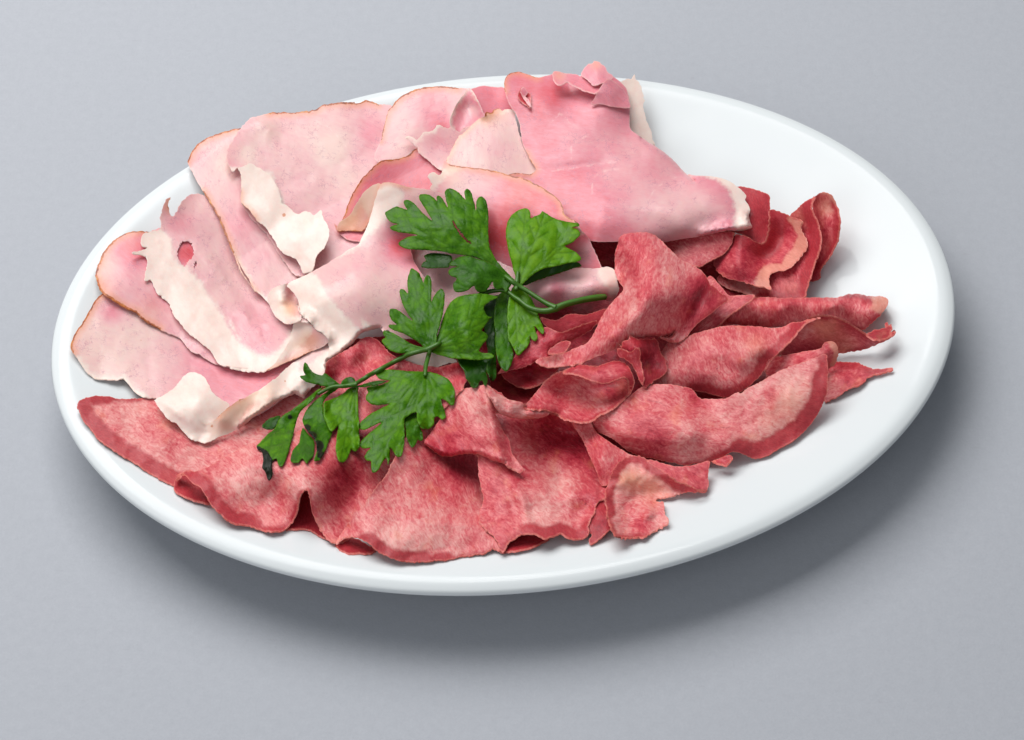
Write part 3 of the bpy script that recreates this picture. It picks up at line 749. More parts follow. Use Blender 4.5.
ham('torn ham slice with a wide white fat band and a small hole through it',
  sheet(T(150,100,'290,480 240,468 190,480 150,525 125,575 108,580 95,545 92,510 106,486 80,498 66,535 52,585 55,640 20,655 0,660') + T(60,220,'415,70 408,95 410,125 438,140 405,150 360,160 375,172 430,180 438,210 430,260 425,300 455,300 490,362 540,410 570,470 640,560 700,605 760,660 790,712 860,730 940,742') + T(180,300,'250,337 340,356 430,352 480,320 525,265 548,205 562,150 572,108 600,40') + G('300,290 255,220 215,195'),
        T(150,100,'190,480,6 106,486,10 60,580,7 240,600,6') + T(60,220,'415,70,6 360,160,9 430,240,7 540,410,8 700,605,9.5 860,730,9.5 700,300,6 620,330,8 740,450,9') + T(180,300,'200,320,9 340,350,9 430,345,9.5 490,290,11 560,150,14 400,200,7 250,100,6.5 300,280,8') + G('300,290,8 255,220,7'),
        tone=0.22, grain=48, th=0.6, gain=0.15, ripple=0.03, fine=0.04, rag=0.9, wave=0.17,
        fat=[T(60,220,'300,20 490,30 560,90 570,200 640,245 700,300 740,372 800,450 850,540 900,600') + T(180,300,'240,80 262,150 285,205 345,243 400,283 470,270 522,210 552,150 620,160 560,400 100,420 -100,200') + T(60,220,'300,600 200,300')],
        tones=[(255,330,30,0.22),(232,262,24,0.0),(178,225,14,0.25)], rim=[(6, 8, 1.3)],
        holes=[T(60,220,'600,120 640,102 662,125 668,170 640,210 622,235 605,210 583,180'), T(60,220,'672,215 684,205 682,235 670,240')]),
  sheet(T(180,300,'430,353 470,318 505,270 540,220 558,165 570,110 596,108 622,104 652,120 680,150 712,172 742,195 738,215 700,240 650,258 600,280 560,300 500,325'),
        T(180,300,'430,353,11 540,220,13 570,110,18 622,104,20 742,195,17 650,250,13 520,320,11 640,180,17'), tone=0.1, grain=-40, th=0.6, gain=0.15, ripple=0.03, fine=0.04, rag=0.5, wave=0.10, warm=[(312,340,10,0.7),(300,348,12,0.4)],
        fat=[T(180,300,'380,400 540,180 560,90 640,90 660,150 620,220 560,260 440,380')], tones=[(312,338,10,0.5)], rim=[(14, 18, 0.6)]))
ham('long narrow ham slice between the holed slice and the mauve one at the rim',
  sheet(T(150,100,'190,308 198,280 208,258 232,225 265,200 300,183 380,155 450,140 560,130 640,300') + G('300,190 325,250 330,300 322,320 300,322') + T(230,180,'290,715 262,695 225,655 190,612 155,575 120,545 95,510 70,478 48,430 30,382 10,345') + T(60,220,'975,352 935,295 905,260 880,200 865,160 840,102 800,5') + T(150,100,'380,680 350,600 310,530 270,460 240,415 222,375 205,345'),
        T(150,100,'190,308,3 230,225,4 300,185,5 450,142,7 240,410,5 350,600,8 500,300,7') + G('320,250,9 325,310,9 300,322,9') + T(230,180,'290,715,9 190,612,9 70,478,9 0,330,9 150,350,9'),
        tone=0.2, grain=62, th=0.6, gain=0.15, ripple=0.03, fine=0.04, rag=0.6, wave=0.17, rim=[(0, 8, 2.0), (30, 36, 2.0), (26, 31, 0.5)], fat=[(12, 27, 1.6)], tones=[(240,220,24,0.2),(258,255,24,0.12),(275,290,20,0.0),(222,165,14,-0.15)]))
ham('broad mauve ham slice at the back left with a creamy fat flap',
  sheet(T(150,100,'500,90 545,78 600,66 700,62 820,50 860,25 940,12 1024,12') + T(330,80,'60,112 140,115 190,102 240,118 300,128 345,150 330,250 330,330 350,390 300,440') + G('385,190 370,230 350,262 330,280 315,275') + T(230,180,'360,480 325,470 265,400 180,265 110,195 88,160 60,100 60,0') + T(150,100,'455,450 462,400 455,352 440,335 415,356 402,335 385,300 385,268 392,240 412,205 430,178 462,130'),
        T(150,100,'500,90,8 700,62,7 940,12,8 385,280,10 440,335,10 460,440,11 700,300,9.5') + T(330,80,'200,105,7 330,250,9') + G('370,240,12 330,275,11 345,200,10.5 300,190,10.5') + T(230,180,'90,150,10 325,470,10'),
        tone=0.30, grain=20, th=0.6, gain=0.15, ripple=0.03, fine=0.04, rag=0.9, wave=0.17, fat=[T(230,180,'0,-60 210,-40 245,60 275,130 200,220 60,120')], tones=[(340,125,22,-0.1),(290,140,50,-0.12),(248,155,9,-0.4),(262,128,14,-0.15),(330,150,14,-0.5),(345,180,16,-0.2),(370,130,16,0.25)], rim=[(2, 11, 2.1)],
        seams=[G('312,118 330,128 345,145 352,165')]),
  sheet(T(150,100,'440,336 460,332 500,318 540,338 590,370 620,410 645,450 655,500') + T(230,180,'255,115 285,130 315,160 345,168 375,155 400,160 420,175 452,152 465,185 485,222 495,262 490,300 470,335 440,370 425,410 412,452 390,465 362,462 330,400 262,360 222,300 180,238 135,200 95,150 62,120 50,92 55,60') + T(150,100,'450,480 462,430 455,370'),
        T(150,100,'440,336,12.5 540,338,12 640,440,12.5') + T(230,180,'255,115,12.5 345,168,13 420,175,16 452,152,16 495,262,18 470,335,17 412,450,14 390,465,13 330,400,13 180,240,12.5 60,110,12.5 350,280,16 200,150,13.5'),
        tone=0.1, grain=50, th=0.6, gain=0.15, ripple=0.03, fine=0.04, rag=0.8, wave=0.24, fat=[T(230,180,'-50,-200 600,-200 600,600 -50,600')], marks=[(284,215,2.0)], clr=0.8, tones=[(320,212,8,0.3)], rim=[(30, 34, 0.4)]))
ham('pink ham slice with rounded brown-edged top at the back, under the torn scrap',
  sheet(T(330,80,'310,130 335,100 370,75 420,50 460,38 500,33 560,30 640,38 700,50 760,110 780,200 720,320 600,420 480,440 430,345 400,372 350,392 300,398 240,412 225,395 222,372 240,335 255,300 265,250 280,190 290,155'),
        T(330,80,'310,130,10 420,50,9 560,30,9 700,50,10 250,300,13 225,390,14 430,345,14 600,420,12 500,200,13 380,250,14 700,250,13'),
        tone=0.28, grain=-25, th=0.6, gain=0.15, ripple=0.03, fine=0.04, rag=0.6, wave=0.21, rim=[(0, 7, 2.2), (22, 28, 1.4)], tones=[(440,125,14,0.4),(430,110,16,0.1),(400,140,22,-0.12)]))
ham('small curled ham slice at the back rim, left of the largest slice',
  sheet(T(330,80,'690,52 720,40 760,28 820,35 870,38 890,80 910,160 860,200 770,190 740,120 715,75'),
        T(330,80,'690,52,12 760,28,10 870,38,10 910,160,13 740,120,15 800,100,12'), tone=0.62, grain=10, wave=0.14, th=0.6, gain=0.15, ripple=0.03, fine=0.04, rag=0.4),
  sheet(T(330,80,'688,42 704,45 722,70 738,110 765,165 772,182 735,205 700,235 670,240 640,282 622,270 608,235 602,200 618,160 640,115 665,75'),
        T(330,80,'688,42,15 740,110,17 772,182,17 700,235,15 640,282,15 602,200,16.5 640,115,16 690,140,11 680,200,12.5'), tone=0.5, grain=60, wave=0.07, th=0.6, gain=0.15, ripple=0.03, fine=0.04, rag=0.4, fat=[(0, 3, 1.2), (10, 16, 1.8)], tones=[(472,108,8,-0.4),(478,100,8,0.3)]))
ham('deep pink ham slice with thin dark brown edge, overlapping the mauve slice',
  sheet(T(330,80,'430,342 400,371 365,388 340,393 300,397 252,408 215,437 190,462 160,492 140,522 120,555 100,600 82,645 65,690 45,735') + T(230,180,'520,215 540,260 600,300 700,300 850,250') + T(330,80,'560,560 600,480 560,430 500,380 455,350'),
        T(330,80,'430,342,16 300,395,15 190,462,15 100,600,14 45,735,13 300,520,13 500,450,16 560,560,16') + T(230,180,'600,300,11 700,290,11'),
        tone=0.68, grain=-40, th=0.6, gain=0.15, ripple=0.03, fine=0.04, rag=0.6, wave=0.14, rim=[(0, 14, 1.8)]))
ham('small ragged torn scrap of pale ham near the back',
  sheet(T(330,80,'378,285 400,278 420,288 440,296 455,280 462,262 490,256 515,255 530,235 550,225 575,240 605,240 622,250 650,262 700,232 760,260 700,330 620,400 580,432 552,447 520,425 480,390 450,368 430,332 405,305'),
        T(330,80,'378,285,18 460,262,18 550,225,18 640,255,17 560,440,18 450,365,18 540,330,17 720,300,16'), tone=0.22, grain=30, th=0.6, gain=0.15, ripple=0.03, fine=0.04, rag=1.1, wave=0.21, fat=[(0, 9, 2.5), (17, 19, 1.5)], tones=[(440,145,14,0.2)]))
ham('pale triangular ham slice with orange fatty top, against the largest slice',
  sheet(T(330,80,'566,436 580,400 600,368 620,325 640,290 670,262 700,232 728,208 752,188 778,180 782,158 805,165 822,148 842,146 858,155 880,150 915,155 930,200 945,260 965,320 1010,400 1070,450 1060,530 850,500 740,480 640,455'),
        T(330,80,'566,436,19 640,290,19 700,232,18 780,165,17 915,155,17 990,400,19 850,450,21 800,300,20 700,380,21'),
        tone=0.12, grain=85, th=0.6, gain=0.15, ripple=0.03, fine=0.04, rag=1.0, wave=0.21, warm=[(487,118,9,0.6),(500,112,8,0.4),(455,168,8,0.25)], rim=[(9, 13, 1.6), (0, 9, 0.5)], fat=[(9, 16, 2.6), (0, 10, 1.5)], tones=[(500,150,14,0.12)], seams=[]))

# ---- tongue, right side (under the big ham slice)
tongue('smooth dark red tongue slice just behind the white fatty ham tip',
  sheet(T(650,170,'380,120 440,84 500,92 555,108 595,125 600,160 600,200 598,250 596,300 588,345 572,362 550,368 520,358 500,345 470,325 420,310 360,300 340,200'),
        T(650,170,'440,84,9 595,125,9 598,250,10 550,366,9 420,310,11 500,200,12 360,250,11'), tone=0.85, warm=[(760,235,14,0.15)], grain=75, gain=0.4, wave=0.42, wl=34, ripple=0.16, rag=0.54, ragf=0.55, rim=[(0, 16, 20)]))
tongue('tongue slice standing on edge in a loop, farthest to the back right',
  sheet(T(650,170,'810,160 825,130 858,113 885,116 905,128 922,158 935,190 942,225 949,255 945,300 940,350 925,385 905,420 880,455 862,480 850,515 852,545 830,552 800,556 790,520 815,450 820,300'),
        T(650,170,'858,113,16 905,128,16 948,250,14 940,350,10 860,480,6 850,545,2 800,550,2 815,300,8 880,200,12 860,400,6'), tone=0.6, warm=[(826,205,10,0.55),(835,250,10,0.3)], grain=70, gain=0.4, wave=0.42, wl=34, ripple=0.16, rag=0.81, ragf=0.55, rim=[(5, 14, 5)], tones=[(828,208,9,-0.5)], fat=[(2, 5, 2)]),
  sheet(T(650,170,'700,226 715,212 740,188 775,160 822,132 812,160 808,190 818,225 835,260 848,300 852,350 845,400 828,450 810,500 795,555 782,600 768,638 700,650 560,640 420,600 340,560 350,520 440,500 560,520 640,450 690,400 730,320'),
        T(650,170,'700,226,10 822,132,17 808,190,16 848,300,14 850,370,13 795,555,8 768,638,6 560,640,4 350,540,4 700,480,7 750,300,9'), tone=0.55, warm=[(800,215,12,0.35),(790,290,12,0.2)], grain=70, gain=0.4, wave=0.42, wl=34, ripple=0.16, rag=0.81, ragf=0.55, rim=[(3, 18, 7), (5, 16, 10)], tones=[(745,290,20,-0.5)]))
tongue('hollow tongue slice with a creamy fat arc inside it',
  sheet(T(650,170,'320,460 350,420 385,385 400,350 430,322 480,330 520,356 552,368 578,360 592,330 600,260 602,200 640,203 665,212 705,238 735,245 760,258 750,290 768,330 782,365 778,390 752,430 715,470 680,492 640,500 610,510 596,530 600,575 602,592 560,584 520,575 470,562 430,555 380,540 340,515'),
        T(650,170,'320,460,7 400,350,11 430,322,13 552,368,10 600,250,12 640,203,12 760,258,14 782,370,12 680,492,9.5 600,590,9 450,555,8 340,510,7.5 450,450,12 560,430,6.5 650,330,7 600,470,7 500,500,10'),
        tone=0.62, grain=30, gain=0.4, wave=0.42, wl=34, ripple=0.16, rag=1.08, ragf=0.55, rim=[(4, 12, 12), (8, 13, 16)],
        fat=[T(650,170,'690,240 770,250 800,380 700,510 610,520 620,600 520,590 530,530 570,480 660,465 710,400 735,330')]))
tongue('mottled tongue slice peeping out from under the largest ham slice',
  sheet(T(560,225,'480,70 560,60 700,50 800,35 866,36 864,70 850,105 825,140 790,162 760,172 720,195 700,208 640,195 560,160'),
        T(560,225,'480,70,9 800,40,13 866,40,13 825,140,11 700,205,10 600,120,10'), tone=0.4, grain=35, gain=0.4, wave=0.54, wl=34, ripple=0.16, rag=0.81, ragf=0.55, rim=[(3, 11, 2)]))
tongue('tongue slice rolled into a long tube with a pale fatty end',
  sheet(T(700,270,'60,330 70,290 110,240 165,190 230,150 290,135 400,138 480,140 560,138 620,137 680,137 712,132 730,122 760,121 802,122 835,130 870,131 905,133 932,142 943,158 938,175 920,205 900,230 870,258 835,290 822,302 790,300 740,285 680,275 600,280 480,285 370,290 260,282 180,275 120,280'),
        T(700,270,'60,330,3 290,140,9 560,140,9 800,122,8 940,160,6 822,300,2.5 680,270,3 480,275,3 260,275,3 400,200,12 650,190,12 200,220,9 850,200,9'),
        tone=0.35, grain=82, gain=0.4, wave=0.54, wl=34, ripple=0.16, rag=0.81, ragf=0.55, roll=[(5, 17, 8, 5), (26, 34, 9, 5)], rim=[(12, 17, 4), (15, 17, 7), (22, 26, 4)],
        fat=[T(700,270,'845,120 880,118 960,140 960,180 915,225 880,215 850,190 870,160')]))
tongue('flat tongue slice ending in a thin pointed tail at the right end',
  sheet(T(700,270,'560,480 640,470 668,458 710,455 750,458 785,462 820,475 850,490 885,497 925,492 962,489 967,496 945,505 905,517 870,527 835,540 820,560 790,578 750,592 700,622 660,640 622,656 600,600'),
        T(700,270,'560,480,3 710,455,3.5 850,490,3 965,494,2 820,550,2.5 660,640,1.8 700,530,5'), tone=0.55, grain=-15, gain=0.4, wave=0.30, wl=34, ripple=0.16, rag=0.94, ragf=0.55, rim=[(3, 12, 6)], tones=[(830,385,14,-0.4)]))

# ---- the big ham slice and its neighbours
ham('largest ham slice, smooth pink and folded, with a white fatty tip',
  sheet(T(490,55,'640,140 665,128 690,122 712,118 722,98 728,122 748,140 762,180 774,220 770,255 778,300 790,350 806,385 815,425 826,450 790,440 750,405 700,380 680,250'),
        T(490,55,'640,140,12 720,115,9 770,220,9 820,440,8 700,380,11 740,250,10'), tone=0.1, grain=80, th=0.6, gain=0.15, ripple=0.03, fine=0.04, rag=1.0, wave=0.21, fat=[T(490,55,'500,0 1000,0 1000,600 500,600')]),
  sheet(T(490,55,'76,180 72,140 80,110 100,92 140,84 180,93 240,112 275,104 300,99 340,86 400,96 450,105 470,80 510,60 560,75 590,88 640,125 680,165 695,210 700,260 698,310 705,370 760,412 800,440 840,465 880,495 920,530 980,592 1022,628')
        + T(560,120,'640,272 680,278 730,280 780,284 830,298 862,315 890,335 918,360 932,378 925,400 940,420 950,450 943,480 952,510 960,538 930,550 895,556 850,553 800,560 700,582 600,597 520,610 440,605 350,600 250,610 150,602 110,560 40,560 -40,500 -140,400')
        + T(490,55,'250,800 150,700 70,620 120,590 200,596 228,570 205,530 185,490 160,430 155,390 145,330 125,285 95,240'),
        T(490,55,'76,150,18 140,84,15 300,99,14 470,70,15 560,80,15 690,200,14 700,370,16 840,465,17 980,592,16 155,390,19 228,570,21 300,230,18.5 500,260,19 400,170,13 600,230,19 350,580,22 550,540,21.5 650,480,20 400,400,21')
        + T(560,120,'640,275,17 780,284,16 930,378,15 955,520,15 800,555,14 600,595,15 440,600,18 250,605,20 110,560,21 0,420,22 300,450,25 500,450,24 700,440,22 860,440,19 200,540,24 620,540,20 820,510,18 780,330,19'),
        creases=[(G('536,171 570,168 605,164 640,158'),1.5,5),(G('600,248 650,238 700,232'),-1.2,10)], tone=0.62, grain=8, th=0.6, gain=0.15, ripple=0.03, fine=0.04, rag=0.35, wave=0.16, roll=[(41, 48, 9, 7), (22, 30, 5, 2.5)], rim=[(0, 6, 1.2), (56, 66, 1.1)],
        fat=[T(560,120,'660,262 760,290 800,310 840,345 860,390 875,450 872,520 868,570 1000,600 1000,300 800,240')],
        seams=[T(490,55,'230,570 300,580 400,568 480,556 600,540 660,520'), T(560,120,'165,290 200,262 260,245 310,248'), T(560,120,'160,395 160,340 168,300'), T(490,55,'405,520 405,460 440,430 530,375'), T(490,55,'300,340 350,290 400,340'), T(560,120,'440,400 480,340 540,300 580,290'), T(560,120,'235,490 290,480 300,510 280,530')],
        tones=[(640,150,60,-0.1),(560,110,60,-0.05),(600,215,60,0.05),(660,215,40,-0.3),(700,210,30,-0.25),(555,98,16,0.15),(620,160,40,-0.1),(526,85,14,0.15)], marks=[(691,200,0.8)]),
  sheet(T(490,55,'138,198 150,175 160,160 175,168 185,185 200,190 208,215 205,240 208,262 195,262 165,238 145,220'), T(490,55,'138,198,20 175,165,20.5 205,262,20 180,220,18'), tone=0.95, grain=50, rag=0.7, wave=0.07, clr=0.1, th=0.4, rim=[]),
  sheet(T(490,55,'150,178 160,160 176,166 188,192 178,205 195,228 206,258 190,245 172,222 160,200'), T(490,55,'150,178,21 206,258,20.5'), tone=0.6, grain=50, rag=0.5, wave=0.07, clr=0.1, th=0.4),
  sheet(T(490,55,'315,88 340,82 368,92 400,93 450,104 500,125 548,148 556,155 545,172 530,190 500,186 468,178 440,165 412,148 385,135 350,148 325,135'),
        T(490,55,'315,88,19 400,95,18 548,150,20 530,190,22 440,165,21 350,145,21'), tone=0.55, grain=20, th=0.6, gain=0.15, ripple=0.03, fine=0.04, rag=0.6, wave=0.10, warm=[(559,75,6,0.5)]),
  sheet(T(490,55,'455,98 466,72 485,48 510,40 520,30 545,32 560,45 578,60 590,85 620,110 575,135 545,145 515,150 490,128'),
        T(490,55,'455,98,19 530,32,18 620,110,20 530,145,22 530,80,21'), tone=0.5, warm=[(596,64,6,0.5)], grain=60, th=0.6, gain=0.15, ripple=0.03, fine=0.04, rag=0.7, wave=0.10, fat=[]),
  sheet(T(490,55,'505,248 515,225 530,200 545,172 560,148 590,118 625,135 655,160 680,192 694,225 700,262 650,262 600,255 550,245'),
        T(490,55,'505,248,20.5 545,172,22 590,118,21 680,190,18 700,260,18 600,250,20.5 610,190,21.5'), tone=0.55, grain=40, th=0.6, gain=0.15, ripple=0.03, fine=0.04, rag=0.35, wave=0.10, fat=[]))
ham('reddish ham slice with thin dark rind curving behind the upper parsley leaves',
  sheet(T(330,80,'570,402 600,420 640,430 700,436 760,444 800,450 850,462 900,476 960,488 1024,518') + T(470,190,'380,0 415,25 445,52 465,85 470,120 500,142 540,162 550,190 562,210 585,230 600,255 615,290 632,330 650,372 655,392 560,420 450,440 300,440 150,400 0,350 -150,330') + T(330,80,'600,780 560,650 520,560 500,540 512,520 498,495 490,475 520,462 545,475 562,450'),
        T(330,80,'570,402,22 700,436,24 850,462,24.5 1010,510,26 500,540,20 490,475,22 560,600,19') + T(470,190,'465,90,27 550,195,26 600,255,22 655,392,18 450,430,13 300,430,13 150,400,13 400,150,26 300,200,22 100,200,20 -50,300,14 500,320,17 200,60,25.5'),
        tone=0.72, grain=15, th=0.6, gain=0.15, ripple=0.03, fine=0.04, rag=0.55, wave=0.14, warm=[(490,172,12,0.25),(520,186,22,0.2),(450,172,12,0.4)], rim=[(1, 16, 1.9)], fat=[(16, 18, 2.2), T(330,80,'470,440 560,440 700,400 640,450 580,480 520,560 480,560')],
        tones=[(450,185,28,-0.5),(480,190,24,-0.25),(500,240,30,0.32),(560,230,24,0.1),(585,250,14,-0.35),(500,262,14,-0.35)], seams=[G('500,247 515,246 530,248')]))
ham('pale ham slice folded into a roll under the parsley stalk, greyish tip',
  sheet(G('404,240 440,232 470,246 500,262 530,275') + T(470,190,'400,430 480,402 520,392 560,390 620,392 680,384 705,388 728,405 740,420 753,437 738,440 738,462 745,490 740,515 730,538 712,552 690,556 668,545 640,545 560,560 430,590 300,620 100,650') + G('452,332 425,312 410,280'),
        G('404,240,14 470,250,15 530,275,17') + T(470,190,'560,390,17 700,386,18 753,437,18 690,556,13 430,590,10 100,650,10 600,470,21 400,500,19 200,550,15 690,470,20') + G('425,312,9 430,270,15'),
        tone=0.25, grain=-15, th=0.6, gain=0.15, ripple=0.03, fine=0.04, rag=0.5, wave=0.17, roll=[(19, 23, 6, 4)], fat=[T(470,190,'630,385 760,370 780,560 700,570 690,500 640,440')],
        tones=[(558,290,9,0.35),(440,265,16,0.1)], marks=[(605,272,0.6)]))
ham('ham slice rolled over left of the parsley, with wide cream fat edge',
  # orange underside of the curled top
  sheet(T(230,180,'538,250 540,225 548,208 580,190 605,165 625,130 650,90 680,50 710,28 745,15 760,40 740,110 715,170 690,220 665,255 640,258 600,252 560,258'),
        T(230,180,'538,250,13 548,208,14 605,165,16 680,50,23 745,15,24.5 665,255,14 600,250,12.5 700,150,19'), tone=0.2, grain=-50, th=0.6, gain=0.15, ripple=0.03, fine=0.04, rag=0.5, wave=0.10, warm=[(348,222,18,0.9),(362,200,16,0.6),(376,186,10,0.3)], rim=[(10, 18, 1.2)], fat=[(2, 9, 3), T(230,180,'640,80 700,20 780,0 740,160 700,200')]),
  # open roll end at the left
  sheet(T(230,180,'292,522 262,522 235,530 208,548 192,572 190,600 200,630 215,660 228,685 255,705 285,720 318,716 345,700 360,672 350,620 340,590 322,560'),
        T(230,180,'292,522,16 235,530,15 192,572,12 205,640,9 240,695,6.5 310,716,5 358,675,7 330,590,8 300,620,8 260,600,13.5 305,560,12'), tone=0.2, grain=70, th=0.6, gain=0.15, ripple=0.03, fine=0.04, rag=0.5, wave=0.07, clr=0.3, warm=[(288,305,8,0.7),(292,312,7,0.5)], fat=[T(230,180,'100,450 285,480 275,560 285,620 310,680 380,690 360,760 150,760')], rim=[]),
  sheet(T(230,180,'285,530 300,510 350,488 410,458 460,432 510,402 560,372 588,350 598,345 640,325 655,300 668,270 690,220 712,150 735,70 750,25 775,12 810,14 850,25 890,34 950,42 1010,52 1090,80') + G('452,200 446,225 412,243') + T(230,180,'905,350 915,390 935,430 960,470 990,510 1020,560') + G('446,302 448,320') + G('440,336 400,338') + T(180,300,'1040,148 1018,158 1000,142 975,145 940,155 905,168 870,210 830,245 790,275 742,302 738,350 715,330 735,290 745,250 742,200 715,168 690,150 655,115 620,85 600,60 588,20') + T(230,180,'350,668 345,620 325,575 300,545'),
        T(230,180,'285,530,17 350,488,19 460,432,20 588,350,20 665,270,21 735,70,25 775,12,26 850,25,26 1010,52,25 780,100,24 760,250,22 900,200,20 900,350,19 1000,520,17 300,545,17 340,640,14 450,520,22.5 600,450,23.5 700,400,22.5 800,300,20 420,620,20 550,640,21.5 700,600,21.5 850,500,21 900,620,18')
        + G('446,310,13 400,338,13 425,280,19') + T(180,300,'590,30,15 640,90,13.5 742,200,13 742,300,14.5 870,210,16 940,150,16.5 1000,142,15 800,100,19.5 700,60,19'),
        tone=0.14, grain=30, th=0.6, gain=0.15, ripple=0.03, fine=0.04, rag=0.45, wave=0.17,
        fat=[T(230,180,'200,480 285,490 400,455 435,475 480,560 540,640 600,700 640,745 700,800') + T(180,300,'900,95 985,140 900,300 700,400 500,100'), T(230,180,'500,380 590,330 640,200 740,-20 830,30 870,60 860,110 800,170 760,215 700,280 640,335 560,385')],
        tones=[(410,245,24,0.6),(395,242,14,0.3),(425,262,12,0.4),(360,265,26,0.1)], rim=[(15, 19, 0.4)], roll=[(38, 47, 4, 2.5)], seams=[G('366,318 372,305 370,290')]))
ham('small whitish ham tip poking out below the middle parsley leaves',
  sheet(T(370,260,'160,515 190,485 240,462 300,455 370,465 430,500 432,515 400,512 370,522 320,535 270,545 220,530'),
        T(370,260,'160,515,14 300,455,16 432,510,15 290,545,13'), tone=0.1, grain=10, th=0.6, gain=0.15, ripple=0.03, fine=0.04, rag=0.9, wave=0.10, fat=[T(370,260,'0,400 600,400 600,700 0,700')]))

# ---- tongue, right side, upper layers
tongue('crumpled tongue slice behind the thin lower parsley stalk, beside the rolled ham',
  sheet(T(320,310,'40,265 70,235 120,205 180,170 215,140 260,135 310,170 350,215 420,250 500,275 600,285 700,270 740,330 700,400 640,470 560,540 420,620 250,640 150,600 60,520 0,440 20,340'),
        T(320,310,'40,265,9 180,170,12 260,135,11 350,215,9 500,275,10 700,270,10 560,540,10 150,600,9 0,440,8 170,220,13 230,260,9 300,300,12 400,400,9'), tone=0.4, grain=60, gain=0.4, wave=0.90, wl=34, ripple=0.16, rag=0.68, ragf=0.55, rim=[(5, 8, 4)], tones=[(356,378,8,0.6)]))
tongue('layered tongue slice with split edge between the right parsley leaf and tent-like slice',
  sheet(T(490,300,'250,85 330,100 400,70 480,75 570,45 610,60 560,110 520,130 470,150 400,170 350,165 300,150'),
        T(490,300,'250,85,16 480,70,18 610,60,19 350,165,14 520,130,16'), tone=0.75, grain=-20, gain=0.4, wave=0.42, wl=34, ripple=0.16, rag=0.81, ragf=0.55, rim=[(0, 11, 8)]),
  sheet(T(490,300,'100,310 140,260 200,190 260,140 300,138 350,162 420,140 480,118 535,100 530,128 500,155 440,190 400,206 375,235 340,265 290,285 230,310 160,340 100,352 40,372 60,340'),
        T(490,300,'100,330,13 260,140,16 420,140,17.5 535,100,18 440,190,14 340,260,12 230,310,12 40,370,11 300,210,16.5'), tone=0.6, grain=-30, gain=0.4, wave=0.42, wl=34, ripple=0.16, rag=0.81, ragf=0.55, rim=[(4, 16, 4), (0, 3, 6)]),
  sheet(T(490,300,'310,235 350,212 380,204 403,210 400,225 370,262 330,268 290,262'), 16, tone=1.0, grain=-30, gain=0.4, wave=0.30, wl=34, ripple=0.16, rim=[(0, 7, 10)], clr=0.4))
tongue('narrow tongue strip between the tent-like slice and the long rolled tube',
  sheet(T(560,225,'740,260 800,300 842,350 900,352 945,348 975,353 950,380 900,412 860,442 825,470 790,505 745,540 700,560 650,570 600,582 640,500 700,420'),
        T(560,225,'740,260,11 842,360,12 970,355,13 860,440,12 745,540,10 600,582,8 700,450,12'), tone=0.45, grain=-35, gain=0.4, wave=0.30, wl=34, ripple=0.16, rag=0.54, ragf=0.55, rim=[(4, 12, 3)]))
tongue('large mottled tongue slice whose right end twists into a dark red curl',
  sheet(T(700,270,'385,432 410,405 445,362 490,300 530,258 560,241 600,232 640,233 690,243 735,262 765,280 800,305 835,332 868,350 905,345 940,332 978,305 965,328 940,348 900,366 870,380 830,395 780,404 740,410 690,418 640,405 600,400 520,412 460,425'),
        T(700,270,'385,432,8 490,300,12 560,241,16 640,233,16 735,262,14 835,332,9 868,350,8 975,308,6 870,380,4 690,418,2.5 520,410,3 600,330,8 750,350,7'), tone=0.72, warm=[(826,328,14,0.6),(845,345,12,0.35)], grain=20, gain=0.4, wave=0.42, wl=34, ripple=0.16, rag=0.68, ragf=0.55, rim=[(4, 17, 3), (16, 23, 3)], tones=[(805,330,14,-0.6),(850,345,10,-0.4)]),
  sheet(T(700,270,'830,322 862,302 900,296 932,288 928,268 940,260 945,275 958,268 960,290 950,310 978,302 965,325 930,338 900,348 865,348'),
        T(700,270,'830,322,7 932,275,6 965,320,6.5 865,348,8'), tone=0.85, warm=[(885,330,8,0.5)], grain=-20, gain=0.4, wave=0.21, wl=34, ripple=0.16, rag=1.08, ragf=0.55, rim=[(0, 12, 5)]),
  sheet(T(640,300,'110,250 140,215 200,195 280,165 370,142 410,132 480,128 560,131 640,138 700,137 735,125 760,112 800,108 835,98 870,92 900,85 870,96 838,110 800,145 765,190 730,225 690,268 665,290 640,305 628,340 600,380 560,418 520,450 480,470 450,488 425,490 380,480 330,466 270,455 200,452 130,446 80,442 60,420 90,330'),
        T(640,300,'110,250,11 280,165,14 410,132,14 560,131,13 735,125,13.5 835,98,16 800,145,15.5 690,268,13 640,305,11 560,418,8 430,490,6 330,466,7 130,446,8 80,330,11 350,300,15 500,300,14.5 250,330,14 600,230,15 450,400,11'),
        creases=[(G('690,345 720,365 740,372'),1.6,8),(G('700,375 730,388 750,385'),-1.0,6)], tone=0.32, warm=[(755,345,12,0.4)], grain=70, gain=0.4, wave=0.75, wl=34, ripple=0.16, rag=0.68, ragf=0.55, rim=[(17, 33, 9), (17, 24, 5), (32, 36, 2)], tones=[(755,345,14,-0.1),(748,335,12,0.1)], marks=[]))
tongue('tongue slice with a pale fatty knob, behind the rounded front right slice',
  sheet(T(700,270,'335,495 350,465 375,438 450,420 520,408 570,400 605,390 618,365 640,355 668,362 685,385 692,410 685,445 670,478 650,490 635,520 560,540 340,560 330,530'),
        T(700,270,'335,495,6 375,438,8 570,400,12 640,355,14 690,410,11 660,485,6 450,500,9 560,450,12 340,550,6'), tone=0.4, grain=-15, gain=0.4, wave=0.42, wl=34, ripple=0.16, rag=0.68, ragf=0.55, rim=[(6, 14, 2)], fat=[T(700,270,'620,340 700,340 710,480 655,490 670,410')]))
